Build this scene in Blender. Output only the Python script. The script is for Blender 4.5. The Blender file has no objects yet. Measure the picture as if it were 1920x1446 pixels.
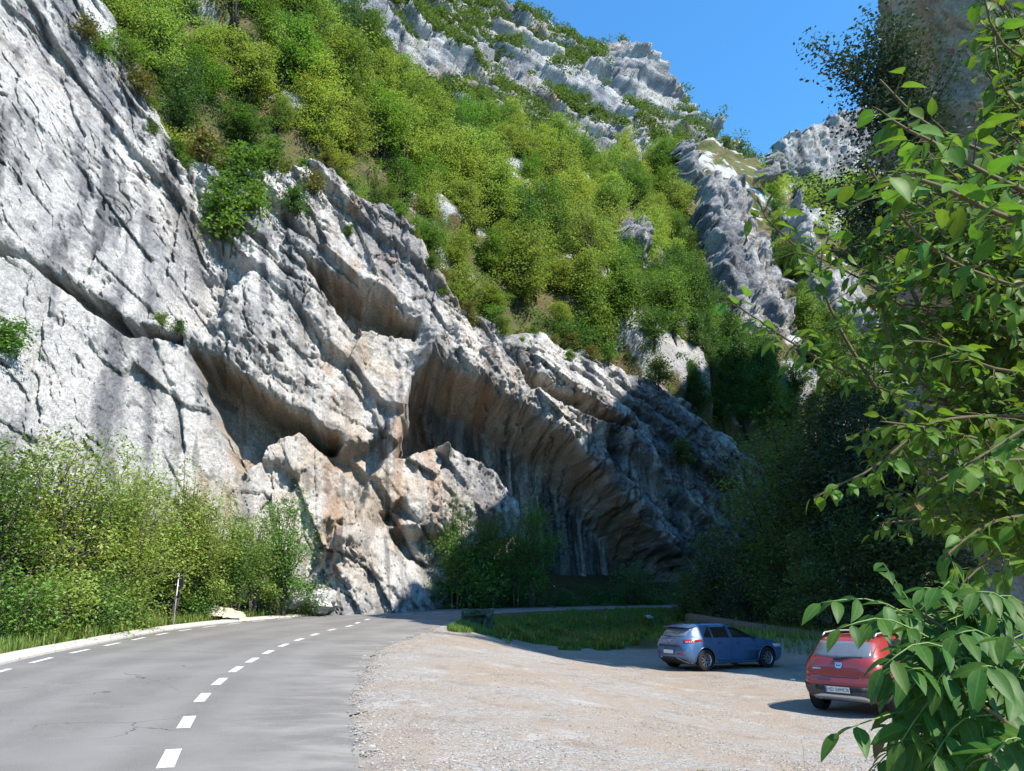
import bpy, bmesh, math, random
import numpy as np
from mathutils import Vector, Matrix

# ------------------------------------------------------------------ camera, sky, sun, exposure
scene = bpy.context.scene
col = scene.collection
F_PX, CX, CY = 1420.0, 960.0, 723.0          # focal length and centre in photo pixels
PITCH = math.radians(15.7)
CAM = np.array([0.0, 0.0, 1.65])
cam_data = bpy.data.cameras.new('camera')
cam_data.sensor_width = 36.0
cam_data.lens = 36.0 * F_PX / 1920.0
cam_data.clip_start = 0.05
cam_data.clip_end = 3000.0
cam = bpy.data.objects.new('camera', cam_data)
col.objects.link(cam)
cam.location = CAM
cam.rotation_euler = (math.radians(90) + PITCH, 0, 0)
scene.camera = cam

SUN_EL, SUN_AZ = math.radians(48), math.radians(131)
SUN = Vector((math.sin(SUN_AZ) * math.cos(SUN_EL), math.cos(SUN_AZ) * math.cos(SUN_EL), math.sin(SUN_EL)))
world = bpy.data.worlds.new('World')
scene.world = world
world.use_nodes = True
wn = world.node_tree.nodes
sky = wn.new('ShaderNodeTexSky')
sky.sky_type = 'NISHITA'
sky.sun_disc = False
sky.sun_elevation = SUN_EL
sky.sun_rotation = SUN_AZ
sky.altitude = 300
sky.air_density = 1.0
sky.dust_density = 0.1
sky.ozone_density = 3.0
tint = wn.new('ShaderNodeMix'); tint.data_type = 'RGBA'; tint.blend_type = 'MULTIPLY'
tint.inputs[0].default_value = 1.0
world.node_tree.links.new(sky.outputs[0], tint.inputs[6])
tint.inputs[7].default_value = (.62, 1.29, 1.60, 1.0)      # the phone's vivid blue
world.node_tree.links.new(tint.outputs[2], wn['Background'].inputs[0])
wn['Background'].inputs[1].default_value = 0.11

sun_data = bpy.data.lights.new('sun', 'SUN')
sun_data.energy = 4.7
sun_data.angle = math.radians(0.53)
sun_data.color = (1.0, 0.93, 0.83)
sun = bpy.data.objects.new('sun', sun_data)
col.objects.link(sun)
sun.rotation_euler = SUN.to_track_quat('Z', 'Y').to_euler()
sun.location = (20, -20, 60)

vs = scene.view_settings
vs.view_transform = 'Standard'
vs.look = 'None'
vs.exposure = 1.02
vs.gamma = 1.0
vs.use_curve_mapping = False

rnd = random.Random(7)
rng = np.random.default_rng(7)

# ------------------------------------------------------------------ helpers
def ray(px, py):
    """direction of the view line through a photo pixel (not normalised: depth along the lens axis = 1)"""
    u = (np.asarray(px, float) - CX) / F_PX
    v = (CY - np.asarray(py, float)) / F_PX
    return np.stack([u, math.cos(PITCH) - v * math.sin(PITCH), math.sin(PITCH) + v * math.cos(PITCH)], -1)

def at_y(px, py, Y):
    d = ray(px, py)
    return CAM + d * (np.asarray(Y, float) / d[..., 1])[..., None]

def at_t(px, py, t):
    return CAM + ray(px, py) * np.asarray(t, float)[..., None]

def project(P):
    q = P - CAM
    f = q[..., 1] * math.cos(PITCH) + q[..., 2] * math.sin(PITCH)
    u = q[..., 0] / f
    v = (q[..., 2] * math.cos(PITCH) - q[..., 1] * math.sin(PITCH)) / f
    return CX + u * F_PX, CY - v * F_PX

def sstep(a, b, x):
    t = np.clip((x - a) / (b - a), 0, 1)
    return t * t * (3 - 2 * t)

def _hash(ix, iy, iz, s):
    h = (ix * np.uint32(374761393) + iy * np.uint32(668265263) + iz * np.uint32(2147483647 - 59) + np.uint32(s) * np.uint32(974634777))
    h = (h ^ (h >> np.uint32(13))) * np.uint32(1274126177)
    h = h ^ (h >> np.uint32(16))
    h = h * np.uint32(2246822519)
    return h ^ (h >> np.uint32(15))

def noise(P, s=0):
    """smooth value noise in [-1, 1]"""
    P = np.asarray(P, float)
    i = np.floor(P).astype(np.int64)
    f = P - i
    u = f * f * f * (f * (f * 6 - 15) + 10)
    i = i.astype(np.uint32)
    out = 0
    for dx in (0, 1):
        wx = u[..., 0] if dx else 1 - u[..., 0]
        for dy in (0, 1):
            wy = u[..., 1] if dy else 1 - u[..., 1]
            for dz in (0, 1):
                wz = u[..., 2] if dz else 1 - u[..., 2]
                h = _hash(i[..., 0] + np.uint32(dx), i[..., 1] + np.uint32(dy), i[..., 2] + np.uint32(dz), s)
                out = out + wx * wy * wz * (h.astype(np.float64) / 2147483647.5 - 1.0)
    return out

def fbm(P, octs=4, s=0, gain=0.5):
    a, r = 1.0, 0
    P = np.asarray(P, float)
    for k in range(octs):
        r = r + a * noise(P * (2.03 ** k) + 17.3 * k, s + k)
        a *= gain
    return r

def ridged(P, octs=4, s=0, gain=0.5):
    a, r = 1.0, 0
    P = np.asarray(P, float)
    for k in range(octs):
        r = r + a * (1 - 2 * np.abs(noise(P * (2.03 ** k) + 11.7 * k, s + k)))
        a *= gain
    return r

def facets(P, s=0, tilt=0.5):
    """broken rock: every Voronoi cell carries its own tilted plane"""
    P = np.asarray(P, float)
    i = np.floor(P).astype(np.int64)
    best = np.full(P.shape[:-1], 1e9)
    val = np.zeros(P.shape[:-1])
    for dx in (-1, 0, 1):
        for dy in (-1, 0, 1):
            for dz in (-1, 0, 1):
                c = i + np.array([dx, dy, dz])
                cu = c.astype(np.uint32)
                h = []
                for k in (0, 31):
                    hv = _hash(cu[..., 0], cu[..., 1], cu[..., 2], s + k)
                    h += [((hv >> np.uint32(b)) & np.uint32(1023)).astype(np.float64) / 1023.0 for b in (1, 11, 21)]
                q = P - (c + np.stack(h[:3], -1))
                d = (q * q).sum(-1)
                v = (q[..., 0] * (h[3] - .5) + q[..., 1] * (h[4] - .5) + q[..., 2] * (h[5] - .5)) * 2 * tilt + (h[3] + h[5] - 1) * .5
                m = d < best
                best = np.where(m, d, best)
                val = np.where(m, v, val)
    return val

def link(o, parent=None):
    col.objects.link(o)
    if parent is not None:
        o.parent = parent
    return o

def mesh_np(name, V, F, mats, smooth=True, attrs=None, midx=None):
    me = bpy.data.meshes.new(name)
    V = np.ascontiguousarray(V, np.float32)
    F = np.ascontiguousarray(F, np.int32)
    k = F.shape[1]
    me.vertices.add(len(V)); me.vertices.foreach_set('co', V.ravel())
    me.loops.add(F.size); me.loops.foreach_set('vertex_index', F.ravel())
    me.polygons.add(len(F)); me.polygons.foreach_set('loop_start', np.arange(0, F.size, k, dtype=np.int32))
    me.polygons.foreach_set('use_smooth', np.full(len(F), smooth, bool))
    for m in (mats if isinstance(mats, (list, tuple)) else [mats]):
        me.materials.append(m)
    if midx is not None:
        me.polygons.foreach_set('material_index', np.ascontiguousarray(midx, np.int32))
    me.update(calc_edges=True)
    for n, a in (attrs or {}).items():
        at = me.attributes.new(n, 'FLOAT', 'POINT')
        at.data.foreach_set('value', np.ascontiguousarray(a, np.float32))
    return me

def obj_np(name, V, F, mats, parent=None, **kw):
    return link(bpy.data.objects.new(name, mesh_np(name, V, F, mats, **kw)), parent)

def empty(name, loc=(0, 0, 0), rz=0.0):
    o = bpy.data.objects.new(name, None)
    o.empty_display_size = 0.2
    o.location = loc
    o.rotation_euler = (0, 0, rz)
    return link(o)

def tag(o, label=None, cat=None, group=None, kind=None):
    if label: o['label'] = label
    if cat: o['category'] = cat
    if group: o['group'] = group
    if kind: o['kind'] = kind
    return o

class MB:
    """collects simple shapes into one mesh"""
    def __init__(self): self.v, self.f = [], []
    def add(self, V, F):
        b = len(self.v); self.v += [tuple(map(float, p)) for p in V]; self.f += [tuple(i + b for i in q) for q in F]
    def box(self, c, s, rz=0.0):
        x, y, z = [a / 2 for a in s]; cs, sn = math.cos(rz), math.sin(rz)
        V = [(c[0] + i * x * cs - j * y * sn, c[1] + i * x * sn + j * y * cs, c[2] + k * z) for i in (-1, 1) for j in (-1, 1) for k in (-1, 1)]
        self.add(V, [(0, 1, 3, 2), (4, 6, 7, 5), (0, 4, 5, 1), (2, 3, 7, 6), (0, 2, 6, 4), (1, 5, 7, 3)])
    def tube(self, pts, radii, n=6, cap=True):
        pts = [Vector(p) for p in pts]; V, F = [], []
        up = None
        for i, p in enumerate(pts):
            d = (pts[min(i + 1, len(pts) - 1)] - pts[max(i - 1, 0)])
            d = d.normalized() if d.length > 1e-9 else Vector((0, 0, 1))
            if up is None:
                up = d.orthogonal().normalized()
            a = (up - d * up.dot(d)); a = a.normalized() if a.length > 1e-6 else d.orthogonal().normalized()
            up = a; b = d.cross(a)
            r = radii[i] if hasattr(radii, '__len__') else radii
            for k in range(n):
                t = 2 * math.pi * k / n
                V.append(p + (a * math.cos(t) + b * math.sin(t)) * r)
        for i in range(len(pts) - 1):
            for k in range(n):
                F.append((i * n + k, i * n + (k + 1) % n, (i + 1) * n + (k + 1) % n, (i + 1) * n + k))
        if cap:
            F.append(tuple(range(n))[::-1]); F.append(tuple((len(pts) - 1) * n + k for k in range(n)))
        self.add(V, F)
    def mesh(self, name, mat, smooth=False, bevel=0):
        me = bpy.data.meshes.new(name)
        me.from_pydata(self.v, [], self.f)
        for m in (mat if isinstance(mat, (list, tuple)) else [mat]): me.materials.append(m)
        bm = bmesh.new(); bm.from_mesh(me)
        bmesh.ops.recalc_face_normals(bm, faces=bm.faces)
        if bevel:
            bmesh.ops.bevel(bm, geom=[e for e in bm.edges if e.calc_face_angle(0) > .6], offset=bevel, segments=2, affect='EDGES', profile=.6)
        for f in bm.faces: f.smooth = smooth
        bm.to_mesh(me); bm.free()
        return me
    def build(self, name, mat, parent=None, **kw):
        return link(bpy.data.objects.new(name, self.mesh(name, mat, **kw)), parent)

# ------------------------------------------------------------------ materials
class NT:
    def __init__(self, name):
        self.m = bpy.data.materials.new(name); self.m.use_nodes = True
        self.t = self.m.node_tree; self.n = self.t.nodes
        self.bsdf = self.n['Principled BSDF']; self.out = self.n['Material Output']
    def node(self, typ, **kw):
        nd = self.n.new(typ)
        for k, v in kw.items():
            if k.startswith('i_'):
                key = k[2:]; key = int(key) if key.isdigit() else key
                self.put(nd.inputs[key], v)
            else:
                setattr(nd, k, v)
        return nd
    def put(self, sock, v):
        if isinstance(v, bpy.types.NodeSocket): self.t.links.new(v, sock)
        else: sock.default_value = v
    def pos(self, scale=(1, 1, 1), obj=False):
        src = self.node('ShaderNodeTexCoord').outputs['Object'] if obj else self.node('ShaderNodeNewGeometry').outputs['Position']
        return self.node('ShaderNodeMapping', i_Vector=src, i_Scale=scale).outputs[0]
    def noise(self, vec, scale, detail=4, rough=.55, dist=0.0):
        return self.node('ShaderNodeTexNoise', i_Vector=vec, i_Scale=scale, i_Detail=detail, i_Roughness=rough, i_Distortion=dist).outputs['Fac']
    def ramp(self, fac, a, b, lo=0.0, hi=1.0):
        return self.node('ShaderNodeMapRange', i_0=fac, i_1=a, i_2=b, i_3=lo, i_4=hi, interpolation_type='SMOOTHSTEP').outputs[0]
    def mix(self, fac, a, b, blend='MIX'):
        nd = self.node('ShaderNodeMix', data_type='RGBA', blend_type=blend)
        self.put(nd.inputs[0], fac)
        for s, v in ((nd.inputs[6], a), (nd.inputs[7], b)):
            self.put(s, v if isinstance(v, bpy.types.NodeSocket) else (*v, 1.0))
        return nd.outputs[2]
    def math(self, op, a, b=0.0):
        nd = self.node('ShaderNodeMath', operation=op); self.put(nd.inputs[0], a); self.put(nd.inputs[1], b)
        return nd.outputs[0]
    def attr(self, name):
        return self.node('ShaderNodeAttribute', attribute_name=name).outputs['Fac']
    def bump(self, h, strength=.5, dist=.05, normal=None):
        nd = self.node('ShaderNodeBump', i_Height=h, i_Strength=strength, i_Distance=dist)
        if normal is not None: self.put(nd.inputs['Normal'], normal)
        return nd.outputs[0]
    def done(self, color, rough=.8, normal=None, metal=0.0, spec=.3):
        self.put(self.bsdf.inputs['Base Color'], color if isinstance(color, bpy.types.NodeSocket) else (*color, 1.0))
        self.put(self.bsdf.inputs['Roughness'], rough)
        self.put(self.bsdf.inputs['Metallic'], metal)
        self.put(self.bsdf.inputs['Specular IOR Level'], spec)
        if normal is not None: self.put(self.bsdf.inputs['Normal'], normal)
        return self.m

def plain(name, c, rough=.6, metal=0.0, spec=.4, var=.12, scale=6.0):
    t = NT(name)
    n = t.noise(t.pos((1, 1, 1), obj=True), scale, 4)
    return t.done(t.mix(n, [a * (1 - var) for a in c], [min(1, a * (1 + var)) for a in c]), rough, None, metal, spec)

def rock_mat(name, light=(.55, .535, .508), grey=(.20, .201, .21), warm=(.42, .35, .272), fine=1.0):
    """limestone: tone, warmth and water stains come from the rock itself (per-vertex survey), grain from noise"""
    t = NT(name)
    p = t.pos()
    grain = t.noise(p, 5.5 * fine, 3, .7)
    c = t.mix(t.attr('tone'), light, grey)
    c = t.mix(t.attr('warm'), c, warm)
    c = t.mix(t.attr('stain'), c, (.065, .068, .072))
    c = t.mix(t.attr('rust'), c, (.30, .16, .085))
    k = t.ramp(grain, .28, .72, .74, 1.28)
    c = t.mix(1.0, c, t.node('ShaderNodeCombineColor', i_0=k, i_1=k, i_2=k).outputs[0], 'MULTIPLY')
    b = t.bump(t.noise(p, 3.6 * fine, 6, .75), 1.0, .30 / fine)
    return t.done(c, .93, b, spec=.12)

def rock_attrs(P, a, b, sc=1.0, seed=600, warm=0.0, tone=0.0, stain=0.0, rust=.12):
    flute = np.stack([a, b * .11, P[:, 1] * .3], -1) / sc
    blot = fbm(P / (4.5 * sc), 4, seed)
    st = fbm(flute / .9, 4, seed + 1)
    fine_ = fbm(P / (.55 * sc), 3, seed + 2)
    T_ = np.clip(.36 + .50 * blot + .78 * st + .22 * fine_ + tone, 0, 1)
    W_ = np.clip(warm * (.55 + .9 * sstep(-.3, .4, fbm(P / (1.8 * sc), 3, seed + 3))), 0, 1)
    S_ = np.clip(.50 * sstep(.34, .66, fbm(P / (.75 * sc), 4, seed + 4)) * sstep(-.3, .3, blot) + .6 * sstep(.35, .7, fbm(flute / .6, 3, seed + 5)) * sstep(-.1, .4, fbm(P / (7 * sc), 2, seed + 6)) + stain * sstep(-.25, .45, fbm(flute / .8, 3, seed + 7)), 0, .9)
    R_ = rust * sstep(.1, .5, W_) * sstep(.25, .6, fbm(flute / 1.5, 3, seed + 8)) * 4
    return {'tone': T_, 'warm': W_ * .92, 'stain': S_, 'rust': np.clip(R_, 0, .7)}

def leaf_mat(name, a, b, trans=.35, rough=.5, hue=.02, valr=.35, spec=.35, dry=None, rib=False):
    """a..b: leaf colours from leaf to leaf; every plant also differs a little as a whole"""
    t = NT(name)
    isl = t.node('ShaderNodeNewGeometry').outputs['Random Per Island']
    orn = t.node('ShaderNodeObjectInfo').outputs['Random']
    c = t.mix(isl, a, b)
    if dry: c = t.mix(t.ramp(isl, .93, .95), c, dry)
    if rib:      # pale midrib, a mottled blade and a few browned leaves
        c = t.mix(t.math('MULTIPLY', t.ramp(t.noise(t.pos(), 60, 3, .6), .45, .7), .30), c, [q * .62 for q in a])
        c = t.mix(t.math('MULTIPLY', t.ramp(t.attr('rib'), .86, .97), .35), c, (.13, .24, .06))
        c = t.mix(t.math('MULTIPLY', t.ramp(isl, .965, .975), t.ramp(t.noise(t.pos(), 45, 2, .5), .42, .55)), c, (.19, .12, .035))
    hs = t.node('ShaderNodeHueSaturation', i_Color=c, i_Hue=t.math('ADD', t.math('MULTIPLY', t.math('SUBTRACT', orn, .5), hue * 2), .5),
                i_Saturation=1.0, i_Value=t.math('ADD', t.math('MULTIPLY', t.math('FRACT', t.math('MULTIPLY', orn, 7.31)), valr), 1 - valr / 2))
    c = hs.outputs[0]
    t.done(c, rough, None, spec=spec)
    tr = t.node('ShaderNodeBsdfTranslucent', i_Color=t.mix(1.0, c, (1.25, 1.2, .6), 'MULTIPLY'))
    mx = t.node('ShaderNodeMixShader', i_0=trans, i_1=t.bsdf.outputs[0], i_2=tr.outputs[0])
    t.t.links.new(mx.outputs[0], t.out.inputs[0])
    return t.m

M = {}
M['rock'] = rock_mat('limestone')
M['rock_far'] = rock_mat('limestone_far', (.41, .405, .395), (.20, .21, .23), fine=.4)
M['rock_wall'] = rock_mat('limestone_warm', (.60, .49, .37), (.42, .35, .27), (.52, .38, .25), fine=1.3)
M['soil'] = (lambda t: t.done(t.mix(t.ramp(t.noise(t.pos(), .5, 6, .65), .35, .65), (.16, .125, .07), (.08, .105, .035)), .95, t.bump(t.noise(t.pos(), 2.5, 6, .7), .8, .2), spec=.1))(NT('hill_soil'))
M['bark'] = plain('bark', (.10, .085, .07), .9, spec=.1, var=.4, scale=9)
M['bark_dark'] = plain('bark_dark', (.055, .047, .04), .9, spec=.1, var=.4, scale=9)
M['twig'] = plain('twig', (.10, .085, .045), .8, spec=.2, var=.3, scale=20)
M['stalk'] = plain('stalk', (.13, .20, .05), .6, spec=.3, var=.2, scale=20)
M['leaf_spring'] = leaf_mat('leaf_spring', (.175, .255, .048), (.300, .385, .092), trans=.47)
M['leaf_mid'] = leaf_mat('leaf_mid', (.090, .172, .032), (.170, .280, .052), trans=.45)
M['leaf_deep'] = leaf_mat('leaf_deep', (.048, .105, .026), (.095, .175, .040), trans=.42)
M['leaf_dry'] = leaf_mat('leaf_dry', (.115, .125, .034), (.175, .16, .05), trans=.35)
M['leaf_far'] = leaf_mat('leaf_far', (.068, .115, .03), (.135, .20, .05), trans=.40)
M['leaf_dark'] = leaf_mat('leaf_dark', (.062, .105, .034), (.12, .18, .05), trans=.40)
M['leaf_shade_tone'] = leaf_mat('leaf_shade_tone', (.022, .045, .026), (.05, .085, .045), trans=.3)  # bluish shade put into the leaf colour itself
M['leaf_broad'] = leaf_mat('leaf_broad', (.045, .12, .016), (.125, .235, .026), trans=.48, rough=.5, spec=.26, valr=.15, rib=True)
M['leaf_ash'] = leaf_mat('leaf_ash', (.026, .082, .012), (.062, .148, .02), trans=.36, rough=.5, spec=.24, valr=.15, rib=True)
M['grass'] = leaf_mat('grass_blades', (.10, .16, .025), (.20, .26, .05), trans=.4, dry=(.36, .30, .15))
M['grass_shade'] = leaf_mat('grass_lush', (.085, .17, .03), (.17, .27, .05), trans=.4, dry=(.26, .24, .11))
# ------------------------------------------------------------------ terrain tools
def poly_sd(px, py, poly):
    """signed distance to a polygon, positive inside"""
    poly = np.asarray(poly, float)
    inside = np.zeros(px.shape, bool)
    dmin = np.full(px.shape, 1e18)
    n = len(poly)
    for i in range(n):
        x0, y0 = poly[i]; x1, y1 = poly[(i + 1) % n]
        ex, ey = x1 - x0, y1 - y0
        t = np.clip(((px - x0) * ex + (py - y0) * ey) / (ex * ex + ey * ey + 1e-12), 0, 1)
        dmin = np.minimum(dmin, (px - x0 - t * ex) ** 2 + (py - y0 - t * ey) ** 2)
        c = (y0 > py) != (y1 > py)
        xi = x0 + (py - y0) / ((y1 - y0) if abs(y1 - y0) > 1e-9 else 1e-9) * (x1 - x0)
        inside ^= c & (px < xi)
    return np.where(inside, 1, -1) * np.sqrt(dmin)

def line_d(px, py, line):
    dmin = np.full(px.shape, 1e18)
    for (x0, y0), (x1, y1) in zip(line[:-1], line[1:]):
        ex, ey = x1 - x0, y1 - y0
        t = np.clip(((px - x0) * ex + (py - y0) * ey) / (ex * ex + ey * ey), 0, 1)
        dmin = np.minimum(dmin, (px - x0 - t * ex) ** 2 + (py - y0 - t * ey) ** 2)
    return np.sqrt(dmin)

def relief(name, ctrl, outline, cell, disp, mat, curl=(40, 3.0), horiz=False, ragged=8.0, rag_scale=2.0, attrs_fn=None, floor=None):
    """a rock or hill face: a best-fit plane through surveyed points, warped through them, carved by disp()"""
    C = np.array([at_y(px, py, Y) for px, py, Y in ctrl])
    c0 = C.mean(0)
    _, _, Vt = np.linalg.svd(C - c0)
    n = Vt[2]
    if n @ (CAM - c0) < 0: n = -n
    h = np.cross([0, 0, 1.0], n); h /= np.linalg.norm(h)
    k = np.cross(n, h)
    A = (C - c0) @ np.stack([h, k], 1); W = (C - c0) @ n
    def phi(r): return r * r * np.log(r + 1e-6)
    D = np.linalg.norm(A[:, None] - A[None], axis=-1)
    m = len(A)
    K = np.zeros((m + 3, m + 3)); K[:m, :m] = phi(D) + np.eye(m) * 2.0
    K[:m, m] = 1; K[:m, m + 1:] = A; K[m, :m] = 1; K[m + 1:, :m] = A.T
    sol = np.linalg.solve(K, np.r_[W, 0, 0, 0])
    def warp(a, b):
        r = sol[m] + sol[m + 1] * a + sol[m + 2] * b
        for i in range(m):
            r = r + sol[i] * phi(np.hypot(a - A[i, 0], b - A[i, 1]))
        return r
    # extent of the outline in the plane
    O = []
    for px, py in outline:
        d = ray(px, py); t = ((c0 - CAM) @ n) / (d @ n)
        O.append(CAM + d * t)
    O = (np.array(O) - c0) @ np.stack([h, k], 1)
    lo = np.minimum(O.min(0), A.min(0)) - 4; hi = np.maximum(O.max(0), A.max(0)) + 4
    na, nb = [int((hi[i] - lo[i]) / cell) + 2 for i in (0, 1)]
    a, b = np.meshgrid(np.linspace(lo[0], hi[0], na), np.linspace(lo[1], hi[1], nb), indexing='ij')
    P = c0 + a[..., None] * h + b[..., None] * k + warp(a, b)[..., None] * n
    px, py = project(P)
    front = ((P - CAM)[..., 1] > 1)
    box = np.array(outline, float)
    near = front & (px > box[:, 0].min() - 30) & (px < box[:, 0].max() + 30) & (py > box[:, 1].min() - 30) & (py < box[:, 1].max() + 30)
    sd = np.full(px.shape, -1e3)
    sd[near] = poly_sd(px[near], py[near], outline)
    band_ = near & (np.abs(sd) < 60)
    sd[band_] += ragged * fbm(P[band_] / rag_scale, 3, 91)
    keep = (sd > 0) & front
    idx = np.where(keep)
    Pk, pxk, pyk, sdk, ak, bk = P[idx], px[idx], py[idx], sd[idx], a[idx], b[idx]
    dn = n.copy()
    if horiz: dn = np.array([.20, -.98, 0.0])          # square to the lower cliff: overhangs jut out over the road
    dd, att = disp(Pk, pxk, pyk, ak, bk)
    cu = 1 - np.clip(sdk / curl[0], 0, 1)
    dd = dd - curl[1] * cu ** 2.2
    Pf = Pk + dd[:, None] * dn
    num = -np.ones(keep.shape, int); num[idx] = np.arange(len(Pk))
    q = np.stack([num[:-1, :-1], num[1:, :-1], num[1:, 1:], num[:-1, 1:]], -1).reshape(-1, 4)
    q = q[(q >= 0).all(1)]
    o = obj_np(name, Pf, q, mat, attrs=att)
    o['kind'] = 'structure'
    # smooth normals for planting
    return dict(o=o, P=Pf, px=pxk, py=pyk, sd=sdk, n=n)

def recess(px, py, poly, roof, band, edge, depth):
    f = sstep(0, edge, poly_sd(px, py, poly))
    if roof: f = f * np.interp(line_d(px, py, roof), [0, 7, band], [0, .30, 1.0])     # lip, sloping roof, then the back wall
    return -depth * f

def ledges(w, P, per, wob, s):
    x = w / per + wob * fbm(P / (per * 1.6), 3, s)
    fr = x - np.floor(x)
    return (1 - fr) * sstep(0, .10, fr) - .5

# ------------------------------------------------------------------ ground, road
def zroad(y):
    y = np.asarray(y, float)
    return 0.0205 * np.clip(y - 9, 0, None) * sstep(6, 22, y) - .004 * np.clip(y - 55, 0, None)

def on_road(px, py, dz=0.0):
    d = ray(px, py); t = 1.0
    lo, hi = 1.0, 400.0
    for _ in range(60):                      # first crossing of the road level going out
        t = (lo + hi) / 2
        p = CAM + d * t
        if p[2] > zroad(p[1]) + dz: lo = t
        else: hi = t
    return CAM + d * lo

def resample(pts, n):
    pts = np.asarray(pts, float)
    for _ in range(2):                       # corner cutting
        q = [pts[0]]
        for a, b in zip(pts[:-1], pts[1:]): q += [a * .75 + b * .25, a * .25 + b * .75]
        q.append(pts[-1]); pts = np.array(q)
    s = np.r_[0, np.cumsum(np.linalg.norm(np.diff(pts[:, :2], axis=0), axis=1))]
    t = np.linspace(0, s[-1], n)
    return np.stack([np.interp(t, s, pts[:, i]) for i in range(pts.shape[1])], 1)

def at_xy(px, Y):  # plan point below pixel column px at distance Y on road level
    x = (px - CX) / F_PX
    lo, hi = 723.0, 3000.0
    return np.array([x * (Y * math.cos(PITCH) + (zroad(Y) - CAM[2]) * math.sin(PITCH)), Y])

# plan points (x, y): the far end is set by distance, the rest surveyed off the photograph
road_right = [(-.2, -8), (-.5, 0), *[tuple(on_road(*p)[:2]) for p in ((690, 1446), (672, 1390), (665, 1340), (669, 1300), (682, 1266), (702, 1228), (728, 1206), (775, 1193))],
              tuple(at_xy(835, 35)), tuple(at_xy(846, 40)), tuple(at_xy(900, 46)), tuple(at_xy(1000, 51)), tuple(at_xy(1100, 54.5)), tuple(at_xy(1200, 57.5)), tuple(at_xy(1300, 61)), (26, 70), (40, 80)]
road_left = [(-7.4, -8), (-7.6, 0), (-8.6, 6), (-10.2, 12), *[tuple(on_road(*p)[:2]) for p in ((0, 1246), (150, 1214), (300, 1184), (400, 1171), (500, 1161))],
             tuple(at_xy(600, 44.5)), tuple(at_xy(680, 49.5)), tuple(at_xy(770, 53)), tuple(at_xy(900, 56.5)), tuple(at_xy(1000, 58.5)), tuple(at_xy(1100, 61)), tuple(at_xy(1200, 64)), (17, 68), (24, 76), (36, 86)]
NR = 260
RR, RL = resample(road_right, NR), resample(road_left, NR)

def plan_d(x, y, line):
    return line_d(x, y, [tuple(p) for p in line])
ROADPOLY = np.r_[RR[::6], RL[::-6]]

def ground_z(x, y):
    """road level, falling to the parking area on the right and rising to the cliff foot on the left"""
    x = np.asarray(x, float); y = np.asarray(y, float)
    sd = poly_sd(x, y, ROADPOLY)
    dr = np.minimum(plan_d(x, y, RR[::6]), 60); dl = plan_d(x, y, RL[::6])
    right = (sd < 0) & (dr < dl)
    left = (sd < 0) & ~right
    zr = zroad(y)
    lot = -.12 - .46 * sstep(6, 17, y + .5 * x)
    fall = sstep(.0, 1.0, (dr - .2) / (8.5 - 4.2 * sstep(24, 36, y))) * sstep(2, 12, y + dr) 
    z = np.where(right, zr * (1 - fall) + lot * fall, zr)
    z = np.where(left, zr + .10 * sstep(.3, .8, dl) + .28 * np.clip(dl - 1.6, 0, None), z)
    z = z + np.where(right, 1, 0) * .02 * fbm(np.stack([x * .5, y * .5, x * 0], -1), 3, 5) * sstep(0, 2, dr)
    q = x - 8.2 - (28.5 - y) * .95
    z = z + np.where(right, .72 * sstep(1.5, 5.0, q) * sstep(17, 21, y) * sstep(6, 12, dr) * sstep(6, 9, x), 0)
    return np.where(sd >= 0, zr - .05, z - .012)

gx = np.r_[np.linspace(-1500, -60, 14), np.linspace(-56, -15, 50), np.linspace(-14.7, 22, 120), np.linspace(22.6, 70, 60), np.linspace(80, 1500, 14)]
gy = np.r_[np.linspace(-1500, -40, 10), np.linspace(-35, 0, 24), np.linspace(.4, 42, 110), np.linspace(42.6, 110, 70), np.linspace(120, 2500, 14)]
GX, GY = np.meshgrid(gx, gy, indexing='ij')
GZ = ground_z(np.clip(GX, -30, 60), np.clip(GY, -30, 100))
idx = np.arange(GX.size).reshape(GX.shape)
GQ = np.stack([idx[:-1, :-1], idx[1:, :-1], idx[1:, 1:], idx[:-1, 1:]], -1).reshape(-1, 4)

t = NT('gravel_ground')
p = t.pos()
pebble = t.node('ShaderNodeTexVoronoi', i_Vector=p, i_Scale=24.0, i_Randomness=1.0)
pg = t.node('ShaderNodeSeparateColor', i_0=pebble.outputs['Color']).outputs[0]
stone = t.mix(pg, (.20, .186, .168), (.35, .33, .302))
dirt = t.mix(t.noise(p, 14, 4, .7), (.235, .188, .145), (.32, .268, .215))
sel = t.math('ADD', t.noise(p, .30, 5, .65, .6), t.math('MULTIPLY', t.math('SUBTRACT', t.noise(p, 5.5, 4, .7), .5), .7))
gcol = t.mix(t.ramp(sel, .38, .62), dirt, stone)
gcol = t.mix(t.math('MULTIPLY', t.ramp(t.noise(p, 1.15, 5, .7, .4), .52, .68), .5), gcol, (.17, .14, .12))
gcol = t.mix(t.math('MULTIPLY', t.ramp(t.noise(p, .75, 5, .7, .4), .54, .70), .55), gcol, (.40, .375, .35))
soilc = t.mix(t.noise(p, 1.5, 4, .65), (.10, .075, .045), (.07, .085, .03))
gcol = t.mix(t.attr('soil'), gcol, soilc)
M['gravel'] = t.done(gcol, .95, t.bump(t.math('ADD', t.math('MULTIPLY', pebble.outputs['Distance'], -.5), t.noise(p, 7, 4, .7)), .8, .035), spec=.1)
soil_ = np.where((poly_sd(GX, GY, ROADPOLY) < 0) & (plan_d(GX, GY, RL[::6]) < plan_d(GX, GY, RR[::6])), 1.0, 0.0)
soil_ = np.maximum(soil_, sstep(4, 7, GX - 8.2 - (28.5 - GY) * .95) * (GY > 18) * (soil_ < .5) * (GX > -3))
ground = obj_np('ground', np.stack([GX, GY, GZ], -1).reshape(-1, 3), GQ, M['gravel'], attrs={'soil': soil_.ravel()})
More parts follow.
